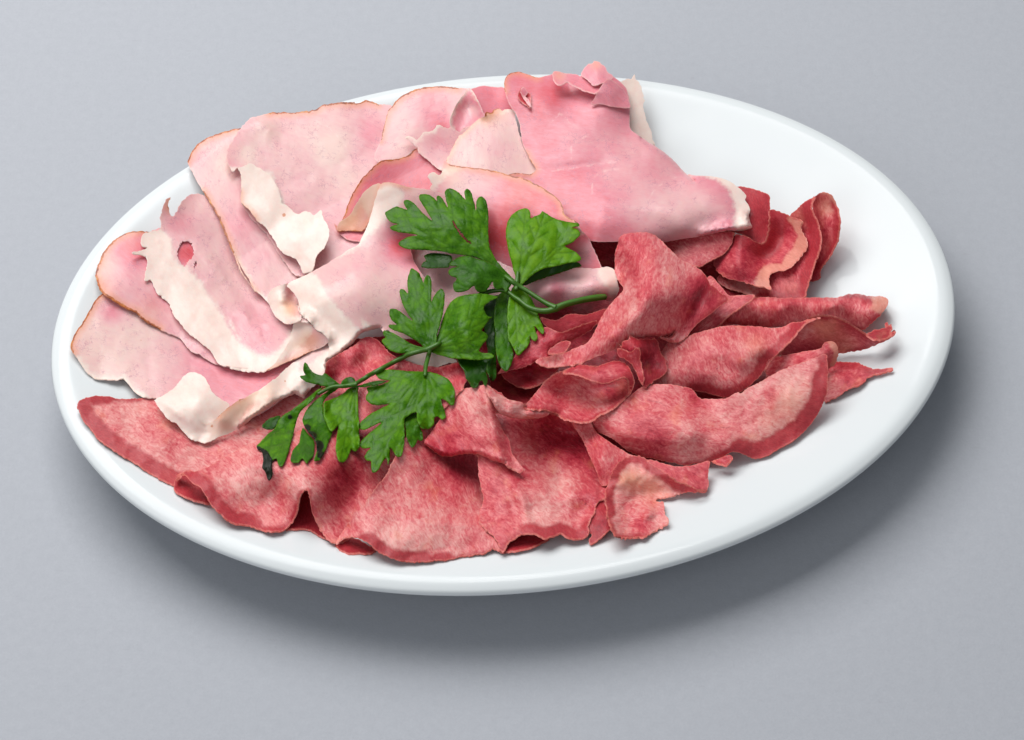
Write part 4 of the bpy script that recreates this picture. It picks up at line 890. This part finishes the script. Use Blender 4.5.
tongue('large tongue slice at the front right with wide dark red rim',
  sheet(T(560,400,'140,150 155,108 200,70 260,40 330,0') + G('640,388 660,384 690,388') + T(640,300,'300,490 360,495 430,494 455,478 490,462 500,468 530,445 580,420 640,388 700,355 760,330 820,308 880,288 930,270 936,300 940,350 938,410 934,460 920,510 895,560 862,612 830,650 800,680 760,708 720,730')
        + T(560,400,'1024,284 985,292 950,285 915,270 885,262 850,262 820,282 780,300 740,312 690,318 640,326 600,322 560,314 510,306 470,295 430,288 390,278 350,262 310,232 270,200 230,178 190,160'),
        T(560,400,'140,150,5 155,108,9 260,40,13 330,0,13 400,60,14 300,200,9 350,262,5 470,295,4 640,326,3 740,312,3 860,262,6.5 950,285,3 500,200,10 650,220,9 820,200,10') + T(640,300,'430,494,13 530,445,14 640,388,15 760,330,15 930,270,15 940,400,11 895,560,5 800,680,2.5 720,730,2.5 700,450,13 600,560,10 500,620,9.5 300,500,12 400,640,11 830,480,10 200,600,14 250,700,11'),
        creases=[(G('700,404 720,420 740,428'),2.0,6),(G('612,432 650,440 690,446'),-1.2,6)], tone=0.15, warm=[(790,402,16,0.45),(770,420,14,0.25)], grain=18, gain=0.4, wave=0.75, wl=34, ripple=0.16, rag=0.68, ragf=0.55, rim=[(24, 36, 16), (22, 25, 10), (36, 41, 6), (41, 50, 2.5)],
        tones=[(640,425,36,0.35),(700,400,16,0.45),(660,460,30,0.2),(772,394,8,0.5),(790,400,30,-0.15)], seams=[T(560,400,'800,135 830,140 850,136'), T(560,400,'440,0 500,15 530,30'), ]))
tongue('small tongue slice curled into an ear shape near the front rim',
  sheet(T(560,400,'745,308 770,312 800,320 832,328 850,308 866,290 845,272 815,285 780,300'), 4, tone=0.6, grain=0, gain=0.4, wave=0.21, wl=34, ripple=0.16, rim=[(1, 5, 2)]),
  sheet(T(560,400,'430,300 470,300 520,318 565,330 610,330 660,325 700,315 746,307 742,345 738,385 742,410 732,452 700,458 640,440 580,410 520,370 460,330'),
        T(560,400,'430,300,7 565,330,7 746,307,6 740,400,4 700,458,3 580,410,6'), tone=0.45, grain=30, gain=0.4, wave=0.30, wl=34, ripple=0.16, rag=0.68, ragf=0.55, rim=[(7, 12, 2)]),
  sheet(T(560,400,'60,112 90,115 150,108 180,160 220,190 280,230 340,268 390,285 340,300 290,330 255,380 235,425 205,425 190,380 165,320 140,260 115,205 90,165'),
        T(560,400,'60,112,6 150,108,8 280,230,8 390,285,8 290,330,10 205,425,6 140,260,7 200,280,12'), tone=0.35, grain=60, gain=0.4, wave=0.42, wl=34, ripple=0.16, rag=0.54, ragf=0.55),
  sheet(T(560,400,'236,560 229,520 228,470 238,420 255,375 275,335 305,300 340,284 400,283 440,308 480,335 530,368 570,398 620,420 670,440 735,448 700,460 640,460 600,466 560,480 520,488 480,498 500,510 522,512 518,545 528,580 538,608 500,640 460,665 420,680 380,686 330,690 290,680 268,655 250,620'),
        T(560,400,'230,520,6.5 240,420,7.5 305,300,9 400,283,9 480,335,8.5 570,398,7 670,440,5.5 735,448,3.5 600,466,2.5 480,498,1.5 520,530,3 535,600,3 420,680,3 330,690,4 260,640,7 330,400,8 300,500,5 380,480,3 450,410,6 450,570,4.5 380,630,2.5 300,620,4 480,600,2'),
        tone=0.12, grain=20, gain=0.4, wave=0.30, wl=34, ripple=0.16, rag=1.35, ragf=0.55, warm=[(632,480,12,0.9),(652,488,12,0.8),(620,478,8,0.5)], rim=[(0, 15, 8), (29, 38, 3)], tones=[(640,480,14,-0.2),(642,525,8,0.5)], fine=0.3))
tongue('cup-shaped tongue slice with a red hollow, below the tent-like slice',
  sheet(T(490,300,'175,535 205,490 240,450 270,418 300,392 340,368 400,345 480,330 560,335 640,330 700,360 715,410 700,455 670,492 640,520 605,545 570,562 545,572 520,598 470,610 430,606 400,598 370,592 340,570 310,560 270,545 220,545'),
        T(490,300,'175,535,11 270,418,14 340,368,16 560,335,15 700,360,15 710,430,14 640,520,13 520,598,13 400,600,12.5 270,545,12 450,470,9 350,460,10 550,460,9.5 650,430,11'),
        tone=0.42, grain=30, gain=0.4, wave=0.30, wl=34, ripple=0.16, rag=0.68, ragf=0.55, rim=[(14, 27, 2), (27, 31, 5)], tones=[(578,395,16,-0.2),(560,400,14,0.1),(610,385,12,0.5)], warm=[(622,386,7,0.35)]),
  sheet(T(490,300,'365,365 385,345 440,322 490,328 530,332 570,318 615,305 655,305 685,325 708,360 720,400 715,440 698,470 696,430 690,400 672,386 640,395 600,412 560,417 520,406 480,392 440,374 400,366'),
        T(490,300,'365,365,17 440,322,18 655,305,19 720,400,18 698,470,15 672,386,20 560,417,20 440,374,19 540,365,21'), tone=0.55, grain=10, gain=0.4, wave=0.30, wl=34, ripple=0.16, rag=0.54, ragf=0.55, rim=[(0, 12, 3), (13, 22, 4)], roll=[(1, 8, 5, 2.5)]))
tongue('big mottled tongue slice draped like a tent, its tail twisted left',
  sheet(T(560,225,'275,150 288,95 298,62 325,46 370,38 430,38 470,48 500,72 540,112 580,150 620,180 660,195 700,220 725,245 742,275 750,300 762,300 800,335 842,370 800,405 760,440 725,465 690,492 650,535 602,582 565,590 530,578 505,562 560,555 572,530 555,548 510,555 460,556 430,562 395,560 362,572 330,590 295,612 250,632 200,652 150,672 100,690 50,702 0,707')
        + T(490,300,'300,336 260,325 228,308 245,292 290,282') + T(560,225,'20,640 60,622 100,605 135,588 165,550 185,510 200,470 225,430 255,392 290,355 318,320 300,290 275,240'),
        T(560,225,'275,150,18 300,50,22 400,40,23 490,50,22 620,180,20 725,245,19 750,300,19 842,370,17 725,465,16.5 602,582,13 565,590,13 510,557,17 430,562,18 330,590,18 200,652,16 50,702,14 20,640,14 135,588,17 200,470,16 318,320,17 300,240,15 450,200,27 400,350,29 550,300,27 350,480,26 500,450,24.5 250,560,21 650,350,22 600,450,19 380,120,24')
        + T(490,300,'240,305,12'),
        creases=[(G('706,288 695,310 680,335'),2.5,5),(G('640,262 625,290 610,330'),-1.8,8),(G('665,262 660,290 650,318'),1.8,8),(G('600,345 640,335 668,328'),-1.4,6),(G('575,352 600,340'),1,5)], tone=0.3, grain=100, gain=0.4, wave=0.84, wl=34, ripple=0.16, rag=0.61, ragf=0.55, roll=[(25, 33, 4, 3), (1, 7, 9, 5)], rim=[(13, 16, 3), (15, 22, 3)],
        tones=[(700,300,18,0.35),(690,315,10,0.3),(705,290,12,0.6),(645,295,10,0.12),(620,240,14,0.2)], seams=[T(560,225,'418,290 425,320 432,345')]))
tongue('small ruffled red tongue scrap against the front edge of the tent-like slice',
  sheet(T(490,300,'640,222 655,230 668,205 690,198 705,178 722,188 742,195 760,190 790,195 830,192 845,230 862,270 880,300 885,330 882,362 858,385 830,400 805,420 782,438 765,430 750,410 738,385 722,345 705,315 680,295 655,285 660,255'),
        T(490,300,'640,222,19 710,180,21 760,190,20 830,192,16 885,340,13 830,400,13 782,438,12 740,385,15 690,295,18 745,250,22 780,300,15 765,380,17 830,300,14 800,350,14'),
        tone=0.75, grain=80, gain=0.4, wave=0.30, wl=34, ripple=0.16, rag=1.22, ragf=0.55, rim=[(0, 27, 4), (0, 8, 6), (18, 27, 5)], seams=[]),
  sheet(T(490,300,'640,240 700,262 722,242 745,240 752,270 748,300 760,345 770,395 762,425 745,400 725,350 705,315 670,292 645,280'),
        T(490,300,'640,240,21 745,240,23 752,300,20 765,420,15 700,310,19'), tone=0.6, grain=80, gain=0.4, wave=0.21, wl=34, ripple=0.16, rag=0.81, ragf=0.55, rim=[(0, 12, 4)], clr=0.3))

# ------------------------------------------------------------------ parsley
LEAVES = []
def leaf(outline, h, base, tips, tone=0.5, up=1.2, clr=1.0, **kw):
    """one leaf segment: veins run from its base to each lobe tip"""
    bx, by = base; vs = []
    for tx, ty in tips:
        mx, my = bx + (tx - bx) * 0.5, by + (ty - by) * 0.5
        vs.append([[bx, by], [mx, my], [tx, ty]])
        # side veinlets
        for q in (0.4, 0.62, 0.8):
            sx, sy = bx + (tx - bx) * q, by + (ty - by) * q
            dx, dy = (tx - bx) * 0.16, (ty - by) * 0.16
            for sgn in (-1, 1):
                vs.append([[sx, sy], [sx + dx - sgn * dy * 0.8, sy + dy + sgn * dx * 0.8]])
    P = sheet(outline, h, th=0.22, step=1.6, rag=0.35, ragf=0.8, wave=0.8, wl=18, fine=0.0, ripple=0.1, veins=vs, vk=up * 0.4, tone=tone,
              clr=clr, lsmooth=14, grain=0, **kw)
    LEAVES.append(P); return P
def q1(x0, y0, s): return tuple(T(x0, y0, s)[0])
def qs(x0, y0, s): return [tuple(p[:2]) for p in T(x0, y0, s)]
sprig_v = []
# hanging dark leaflets behind
leaf(T(370,260,'440,480 520,480 600,480 590,530 582,560 588,600 575,628 560,600 545,612 540,632 515,640 495,615 480,590 472,555 450,525'), 18, q1(370,260,'520,450'), qs(370,260,'515,630 575,620 470,540'), tone=0.12)
leaf(T(370,260,'560,230 600,190 650,180 640,280 630,400 632,520 630,585 612,605 595,580 582,550 590,480 575,380'), 17, q1(370,260,'650,170'), qs(370,260,'612,600 590,480'), tone=0.25)
leaf(T(370,260,'640,180 700,150 700,300 695,390 712,430 712,500 695,540 680,556 655,535 640,500 628,440 625,370 620,280'), 18.5, q1(370,260,'700,140'), qs(370,260,'680,550 712,440 640,400'), tone=0.42)
leaf(T(370,260,'715,135 745,128 780,160 812,200 835,260 850,300 868,345 864,368 845,352 822,330 830,360 838,385 828,405 808,395 798,378 800,405 785,435 762,458 740,476 722,450 708,420 692,395 688,330 688,260 695,190'), T(370,260,'715,135,24 864,368,20 740,476,19 690,300,22 780,280,22'), q1(370,260,'720,135'), qs(370,260,'740,470 862,362 828,400 798,405'), tone=0.6)
# upper right
leaf(T(470,190,'260,478 270,460 300,430 350,398 450,370 530,360 557,380 520,392 480,405 440,418 400,430 360,445 320,458 285,474'), T(470,190,'260,478,24 400,385,27 557,380,27 400,430,24'), q1(470,190,'262,475'), qs(470,190,'550,380'), tone=0.15, up=0.8)
leaf(T(470,190,'235,482 228,440 215,395 205,350 194,310 184,262 179,220 182,180 195,145 218,118 245,100 270,92 288,94 302,112 304,140 318,133 350,120 362,105 385,120 420,140 460,152 500,160 540,165 548,178 510,188 530,192 548,208 549,225 530,245 508,265 475,280 500,295 530,312 552,335 553,348 530,358 480,368 440,378 400,385 350,400 305,430 270,462 250,482'),
     T(470,190,'235,480,25 180,220,30 280,92,32 380,130,32 545,170,31 548,220,31 550,340,29 400,385,29 300,250,33 400,250,32'), q1(470,190,'240,480'), qs(470,190,'280,95 375,110 545,168 547,215 550,345'), tone=0.62, up=1.0)
# left big
leaf(T(370,180,'255,432 262,415 280,400 270,380 290,368 320,364 370,368 405,378 412,400 398,420 395,435 350,438 300,440 275,437'), 26, q1(370,180,'420,390'), qs(370,180,'258,435 275,380'), tone=0.2)
leaf(T(370,180,'720,498 700,500 660,470 620,440 560,400 510,384 460,375 410,368 350,356 270,350 220,347 170,340 140,318 180,288 215,282 240,276 200,268 150,262 110,250 99,237 115,228 140,220 110,212 88,195 75,165 90,152 130,133 150,138 185,148 170,118 172,102 190,100 215,112 260,160 310,202 290,165 270,135 248,97 250,74 290,72 320,90 335,104 333,84 342,78 362,92 388,135 380,100 374,60 385,45 405,42 440,60 465,85 478,100 472,60 485,44 505,60 520,105 530,155 533,105 545,85 562,84 582,108 592,170 591,260 594,310 602,345 625,390 660,435 700,478'),
     T(370,180,'720,498,24 600,350,29 590,170,31 560,84,31 490,45,31 400,42,32 340,80,32 255,75,31 172,102,30 75,165,28 99,237,28 140,318,28 300,350,28 500,384,27 450,200,34 300,230,33 500,280,32 250,280,31'), q1(370,180,'705,490'), qs(370,180,'78,165 105,240 145,318 175,105 255,80 340,85 395,48 488,50 560,88'), tone=0.5, up=1.0,
     holes=[T(370,180,'412,200 430,225 450,255 475,285 495,305 510,320 490,312 465,290 440,258 420,228')])
leaf(T(370,180,'718,500 695,540 680,562 665,540 640,548 622,535 614,508 598,530 580,555 548,562 528,548 520,528 498,545 470,557 440,560 420,552 416,520 434,492 405,480 392,462 402,445 440,432 405,428 396,420 420,398 450,384 490,380 540,395 590,410 640,438 690,475'),
     T(370,180,'718,500,26 550,560,27 425,555,27 395,465,28 400,420,28 490,380,28 520,470,31'), q1(370,180,'700,500'), qs(370,180,'400,422 395,465 425,550 545,558 650,545'), tone=0.4, up=1.0)
# central cluster
leaf(T(370,260,'300,452 318,420 340,370 355,320 372,270 390,230 410,205 440,185 480,175 530,168 590,172 640,185 600,205 570,235 578,262 590,282 612,285 592,305 575,330 560,352 580,365 592,385 575,410 558,430 545,455 570,466 600,466 620,480 598,492 560,498 520,500 480,496 440,494 400,490 360,478 325,468'),
     T(370,260,'300,452,21 372,270,24 440,185,26 640,185,25 600,290,25 590,385,23 615,480,23 480,497,21 380,480,20 450,300,28.5 500,400,26'), q1(370,260,'305,450'), qs(370,260,'450,190 600,200 605,290 588,388 610,480'), tone=0.52, up=1.1)
leaf(T(370,260,'305,452 280,460 240,462 190,462 150,465 110,455 85,438 60,405 78,386 65,374 70,352 110,362 160,390 200,415 240,430 264,433 240,412 215,395 180,375 150,362 118,350 94,335 96,322 132,322 110,300 98,275 100,248 120,245 145,253 180,280 212,302 195,275 170,235 155,190 148,158 155,145 172,150 190,165 186,120 190,85 205,43 225,50 245,65 258,90 267,112 275,88 290,75 305,95 309,130 306,205 320,180 338,155 358,142 372,165 373,200 368,245 360,290 345,335 333,375 330,420'),
     T(370,260,'305,452,21 85,438,20 65,374,20 95,325,21 100,250,22 155,145,24 205,43,26 290,75,26 365,150,26 330,400,23 240,300,26 200,400,22'), q1(370,260,'303,450'), qs(370,260,'70,370 65,405 98,250 98,325 155,150 208,50 290,80 362,150'), tone=0.48, up=1.1)
# lower leaf
leaf(T(250,340,'772,385 800,370 830,365 838,400 850,435 862,465 862,500 840,500 828,520 810,537 795,515 785,485 777,440'), 17, q1(250,340,'800,330'), qs(250,340,'810,532 860,500'), tone=0.45)
leaf(T(250,340,'872,158 840,158 790,155 740,150 690,148 640,155 624,165 642,190 665,198 700,202 680,215 650,225 610,228 583,240 590,262 580,280 582,300 605,318 640,326 700,318 660,340 610,365 570,395 548,420 545,440 570,448 610,430 655,412 630,440 590,472 560,500 548,525 565,541 602,540 585,560 573,585 585,602 605,605 606,640 615,662 640,650 660,615 682,590 690,622 700,590 702,540 718,560 735,582 755,580 765,545 772,500 770,440 775,395 810,368 832,362 835,400 850,430 875,446 900,440 918,418 922,385 940,382 962,397 977,385 972,350 960,320 955,295 975,300 1000,325 1020,322 1024,290 1018,240 995,200 960,180 920,165 890,158'),
     T(250,340,'880,158,21 640,155,20 583,240,18 582,300,17 545,440,15 548,525,14 573,585,13 615,662,12 690,620,13 755,580,14 900,440,17 975,390,18 1024,300,20 995,200,21 800,250,22 750,350,19.5 680,480,16'), q1(250,340,'878,150'), qs(250,340,'635,165 585,260 550,430 555,530 615,655 690,600 745,575 890,440 970,385 1015,310'), tone=0.52, up=1.1)
# tip leaflets
leaf(T(250,340,'60,432 80,405 110,388 152,380 135,425 118,445 85,446'), 11, q1(250,340,'150,385'), qs(250,340,'65,432'), tone=0.3)
leaf(T(250,340,'262,440 290,470 318,500 322,540 315,580 295,600 285,616 272,602 262,590 240,612 205,606 208,570 222,540 245,515'), 11, q1(250,340,'262,445'), qs(250,340,'288,612 208,604'), tone=0.42)
leaf(T(250,340,'452,226 430,250 400,270 372,300 365,340 375,385 398,420 410,460 395,500 380,540 362,580 345,602 320,604 330,570 335,530 322,490 290,455 268,425 262,395 290,340 330,300 380,262 420,232'), T(250,340,'452,226,15 350,600,10 270,400,13 390,460,13 330,350,15'), q1(250,340,'440,232'), qs(250,340,'340,600 280,430 395,480'), tone=0.45,
     marks=[(307,428,4),(312,436,5),(318,446,6),(321,455,4),(300,420,2)])
leaf(T(250,340,'540,232 538,260 541,330 544,420 547,500 545,538 525,558 505,548 492,580 475,605 452,608 438,590 430,545 432,500 440,432 415,455 398,450 385,420 370,385 368,340 372,310 410,295 440,282 470,262 495,242'), T(250,340,'540,232,16 545,530,10 455,606,9 370,340,14 450,400,14 500,350,15'), q1(250,340,'525,232'), qs(250,340,'455,600 530,550 375,340 410,440'), tone=0.58)
leaf(T(250,340,'452,224 425,232 390,236 360,245 320,290 280,330 245,370 225,440 205,510 185,580 160,630 142,624 132,592 112,602 98,590 75,555 62,552 40,548 34,528 60,500 95,465 125,440 140,405 165,378 200,355 250,318 300,280 345,245 400,228'), T(250,340,'452,224,15 34,528,8 155,630,8 200,360,14 225,440,12 150,500,12 300,280,15'), q1(250,340,'420,236'), qs(250,340,'40,530 110,590 150,622 180,560'), tone=0.5,
     marks=[(258,450,4),(262,453,4),(290,417,2.5)])
leaf(T(250,340,'50,540 75,548 90,560 100,580 112,602 108,630 114,665 108,690 94,702 84,680 76,655 62,640 66,600 62,565'), T(250,340,'60,545,9 94,700,6 90,620,9'), q1(250,340,'80,550'), qs(250,340,'94,695'), tone=0.3, marks=[(267,458,12),(271,472,12)])
leaf(T(250,340,'455,228 430,205 405,188 385,172 372,166 362,176 345,174 318,162 298,140 285,118 272,111 266,135 268,158 276,175 250,180 262,196 290,212 330,222 370,230 400,236 430,236'), T(250,340,'455,228,15 272,111,17 250,180,15 350,200,17.5'), q1(250,340,'450,228'), qs(250,340,'272,118 255,182 378,172'), tone=0.4)
leaf(T(250,340,'455,225 460,205 478,190 500,184 520,192 530,215 520,228 490,230'), 17, q1(250,340,'525,220'), qs(250,340,'465,215'), tone=0.35)
leaf(T(250,340,'530,232 560,222 600,210 640,202 680,205 640,222 600,228 570,234'), 16, q1(250,340,'530,230'), qs(250,340,'670,206'), tone=0.3)

def tube(pts, name, parent, org, mat, lift=True):
    """pts: px, py, h, radius mm"""
    A = np.array(pts, float); n = len(A)
    u = np.linspace(0, n - 1, (n - 1) * 8 + 1); Q = np.zeros((len(u), 4))
    for k in range(4):
        for j, t in enumerate(u):
            i = min(int(t), n - 2); f = t - i
            p0, p1, p2, p3 = A[max(i - 1, 0), k], A[i, k], A[i + 1, k], A[min(i + 2, n - 1), k]
            Q[j, k] = 0.5 * (2 * p1 + (p2 - p0) * f + (2 * p0 - 5 * p1 + 4 * p2 - p3) * f * f + (3 * p1 - p0 - 3 * p2 + p3) * f ** 3)
    t = unproject(Q[:, 0], Q[:, 1], Q[:, 2] / 1000)
    t = np.minimum(t, buf_read(Q[:, 0], Q[:, 1]) - Q[:, 3] / 1000 * 0.6) if lift else t
    for _ in range(4): t[1:-1] = np.minimum(t[1:-1], (t[:-2] + t[2:]) / 2)
    C = CAM + rays(Q[:, 0], Q[:, 1]) * t[:, None]
    v, f = [], []; K = 10
    for j in range(len(C)):
        d = C[min(j + 1, len(C) - 1)] - C[max(j - 1, 0)]; d /= np.linalg.norm(d)
        a = np.cross(d, [0.1, 0.2, 1]); a /= np.linalg.norm(a); b = np.cross(d, a)
        r = Q[j, 3] / 1000
        for k in range(K):
            w = 2 * math.pi * k / K; rr = r * (1 + 0.13 * math.cos(5 * w))
            v.append(C[j] + rr * (math.cos(w) * a + math.sin(w) * b))
    for j in range(len(C) - 1):
        for k in range(K):
            k2 = (k + 1) % K; f.append((j * K + k, j * K + k2, (j + 1) * K + k2, (j + 1) * K + k))
    f.append(tuple(range(K))[::-1]); f.append(tuple((len(C) - 1) * K + k for k in range(K)))
    return mesh_obj(name, np.array(v) - org, f, mat, parent=parent)

allv = np.vstack([p['v'] for p in LEAVES]); lorg = np.array([allv[:, 0].mean(), allv[:, 1].mean(), allv[:, 2].min()])
sprig = bpy.data.objects.new('parsley_sprig', None); COL.objects.link(sprig); sprig.location = Vector(lorg)
sprig['label'] = 'fresh green parsley sprig across the meat, its lowest leaf tip blackened'; sprig['category'] = 'parsley'
for p in LEAVES:
    mesh_obj('leaf', p['v'] - lorg, p['f'], LEAF, p['a'], sprig)
tube(T(470,190,'700,525,24,1.2 665,535,24,1.2 560,550,25,1.2 480,570,25,1.2 430,585,25,1.3 340,560,25,1.3')[0:0] + [[605,297,20,1.1],[598,297.5,22,1.25],[582,300,24,1.2],[566,304,25,1.2],[556,308,25,1.4]], 'stem', sprig, lorg, STEM)
tube([[556,308,25.5,1.3],[546,303,25.5,0.9],[535,296,26,0.85],[524,289,26.5,0.9],[517,285,27,1.0],[505,276,27.5,0.8]], 'stem', sprig, lorg, STEM)
tube([[557,308,25,1.3],[545,311,24.5,1.1],[530,308,24.5,1.0],[516,298,24.5,0.9],[500,290,24,0.9],[470,300,22,0.8],[445,330,20,0.8],[430,348,18.5,0.9]], 'stem', sprig, lorg, STEM, False)
tube([[440,343,19,0.9],[428,349,18.5,1.0],[410,354,17.5,0.95],[390,364,17,0.9],[370,375,16.5,0.9],[355,384,16.5,0.8]], 'stem', sprig, lorg, STEM)
tube([[430,348,19,0.95],[428,358,20,0.85],[426,366,21,0.85],[425,376,21.5,0.7]], 'stem', sprig, lorg, STEM)
tube([[516,290,27,0.9],[517,281,27,0.95],[518,272,28,0.7]], 'stem', sprig, lorg, STEM)
tube([[357,384,16.5,0.9],[345,386,16.2,0.8],[332,387,16.2,0.7],[318,394,15.5,0.6]], 'stem', sprig, lorg, STEM)


# ------------------------------------------------------------------ lighting
def area(name, loc, target, size, power, col=(1, 1, 1), sy=None):
    l = bpy.data.lights.new(name, 'AREA'); l.energy = power; l.color = col
    l.shape = 'RECTANGLE'; l.size = size; l.size_y = sy or size
    o = bpy.data.objects.new(name, l); COL.objects.link(o); o.location = loc
    o.rotation_euler = (Vector(target) - Vector(loc)).to_track_quat('-Z', 'Y').to_euler(); return o
area('key_softbox', (-0.42, 0.62, 1.16), (0, 0.03, 0.02), 1.25, 23.5, (1, 0.99, 0.98), 1.0)
area('fill_softbox', (-0.55, -0.95, 0.75), (0, 0, 0.02), 0.7, 3.4, (0.97, 0.98, 1.0))
w = bpy.data.worlds.new('World'); scene.world = w; w.use_nodes = True
bg = w.node_tree.nodes['Background']; bg.inputs[0].default_value = (0.90, 0.95, 1.0, 1); bg.inputs[1].default_value = 0.25

scene.view_settings.view_transform = 'Standard'; scene.view_settings.look = 'None'
scene.view_settings.exposure = 0; scene.view_settings.gamma = 1
scene.render.engine = 'CYCLES'
scene.cycles.use_denoising = True
scene.cycles.max_bounces = 8
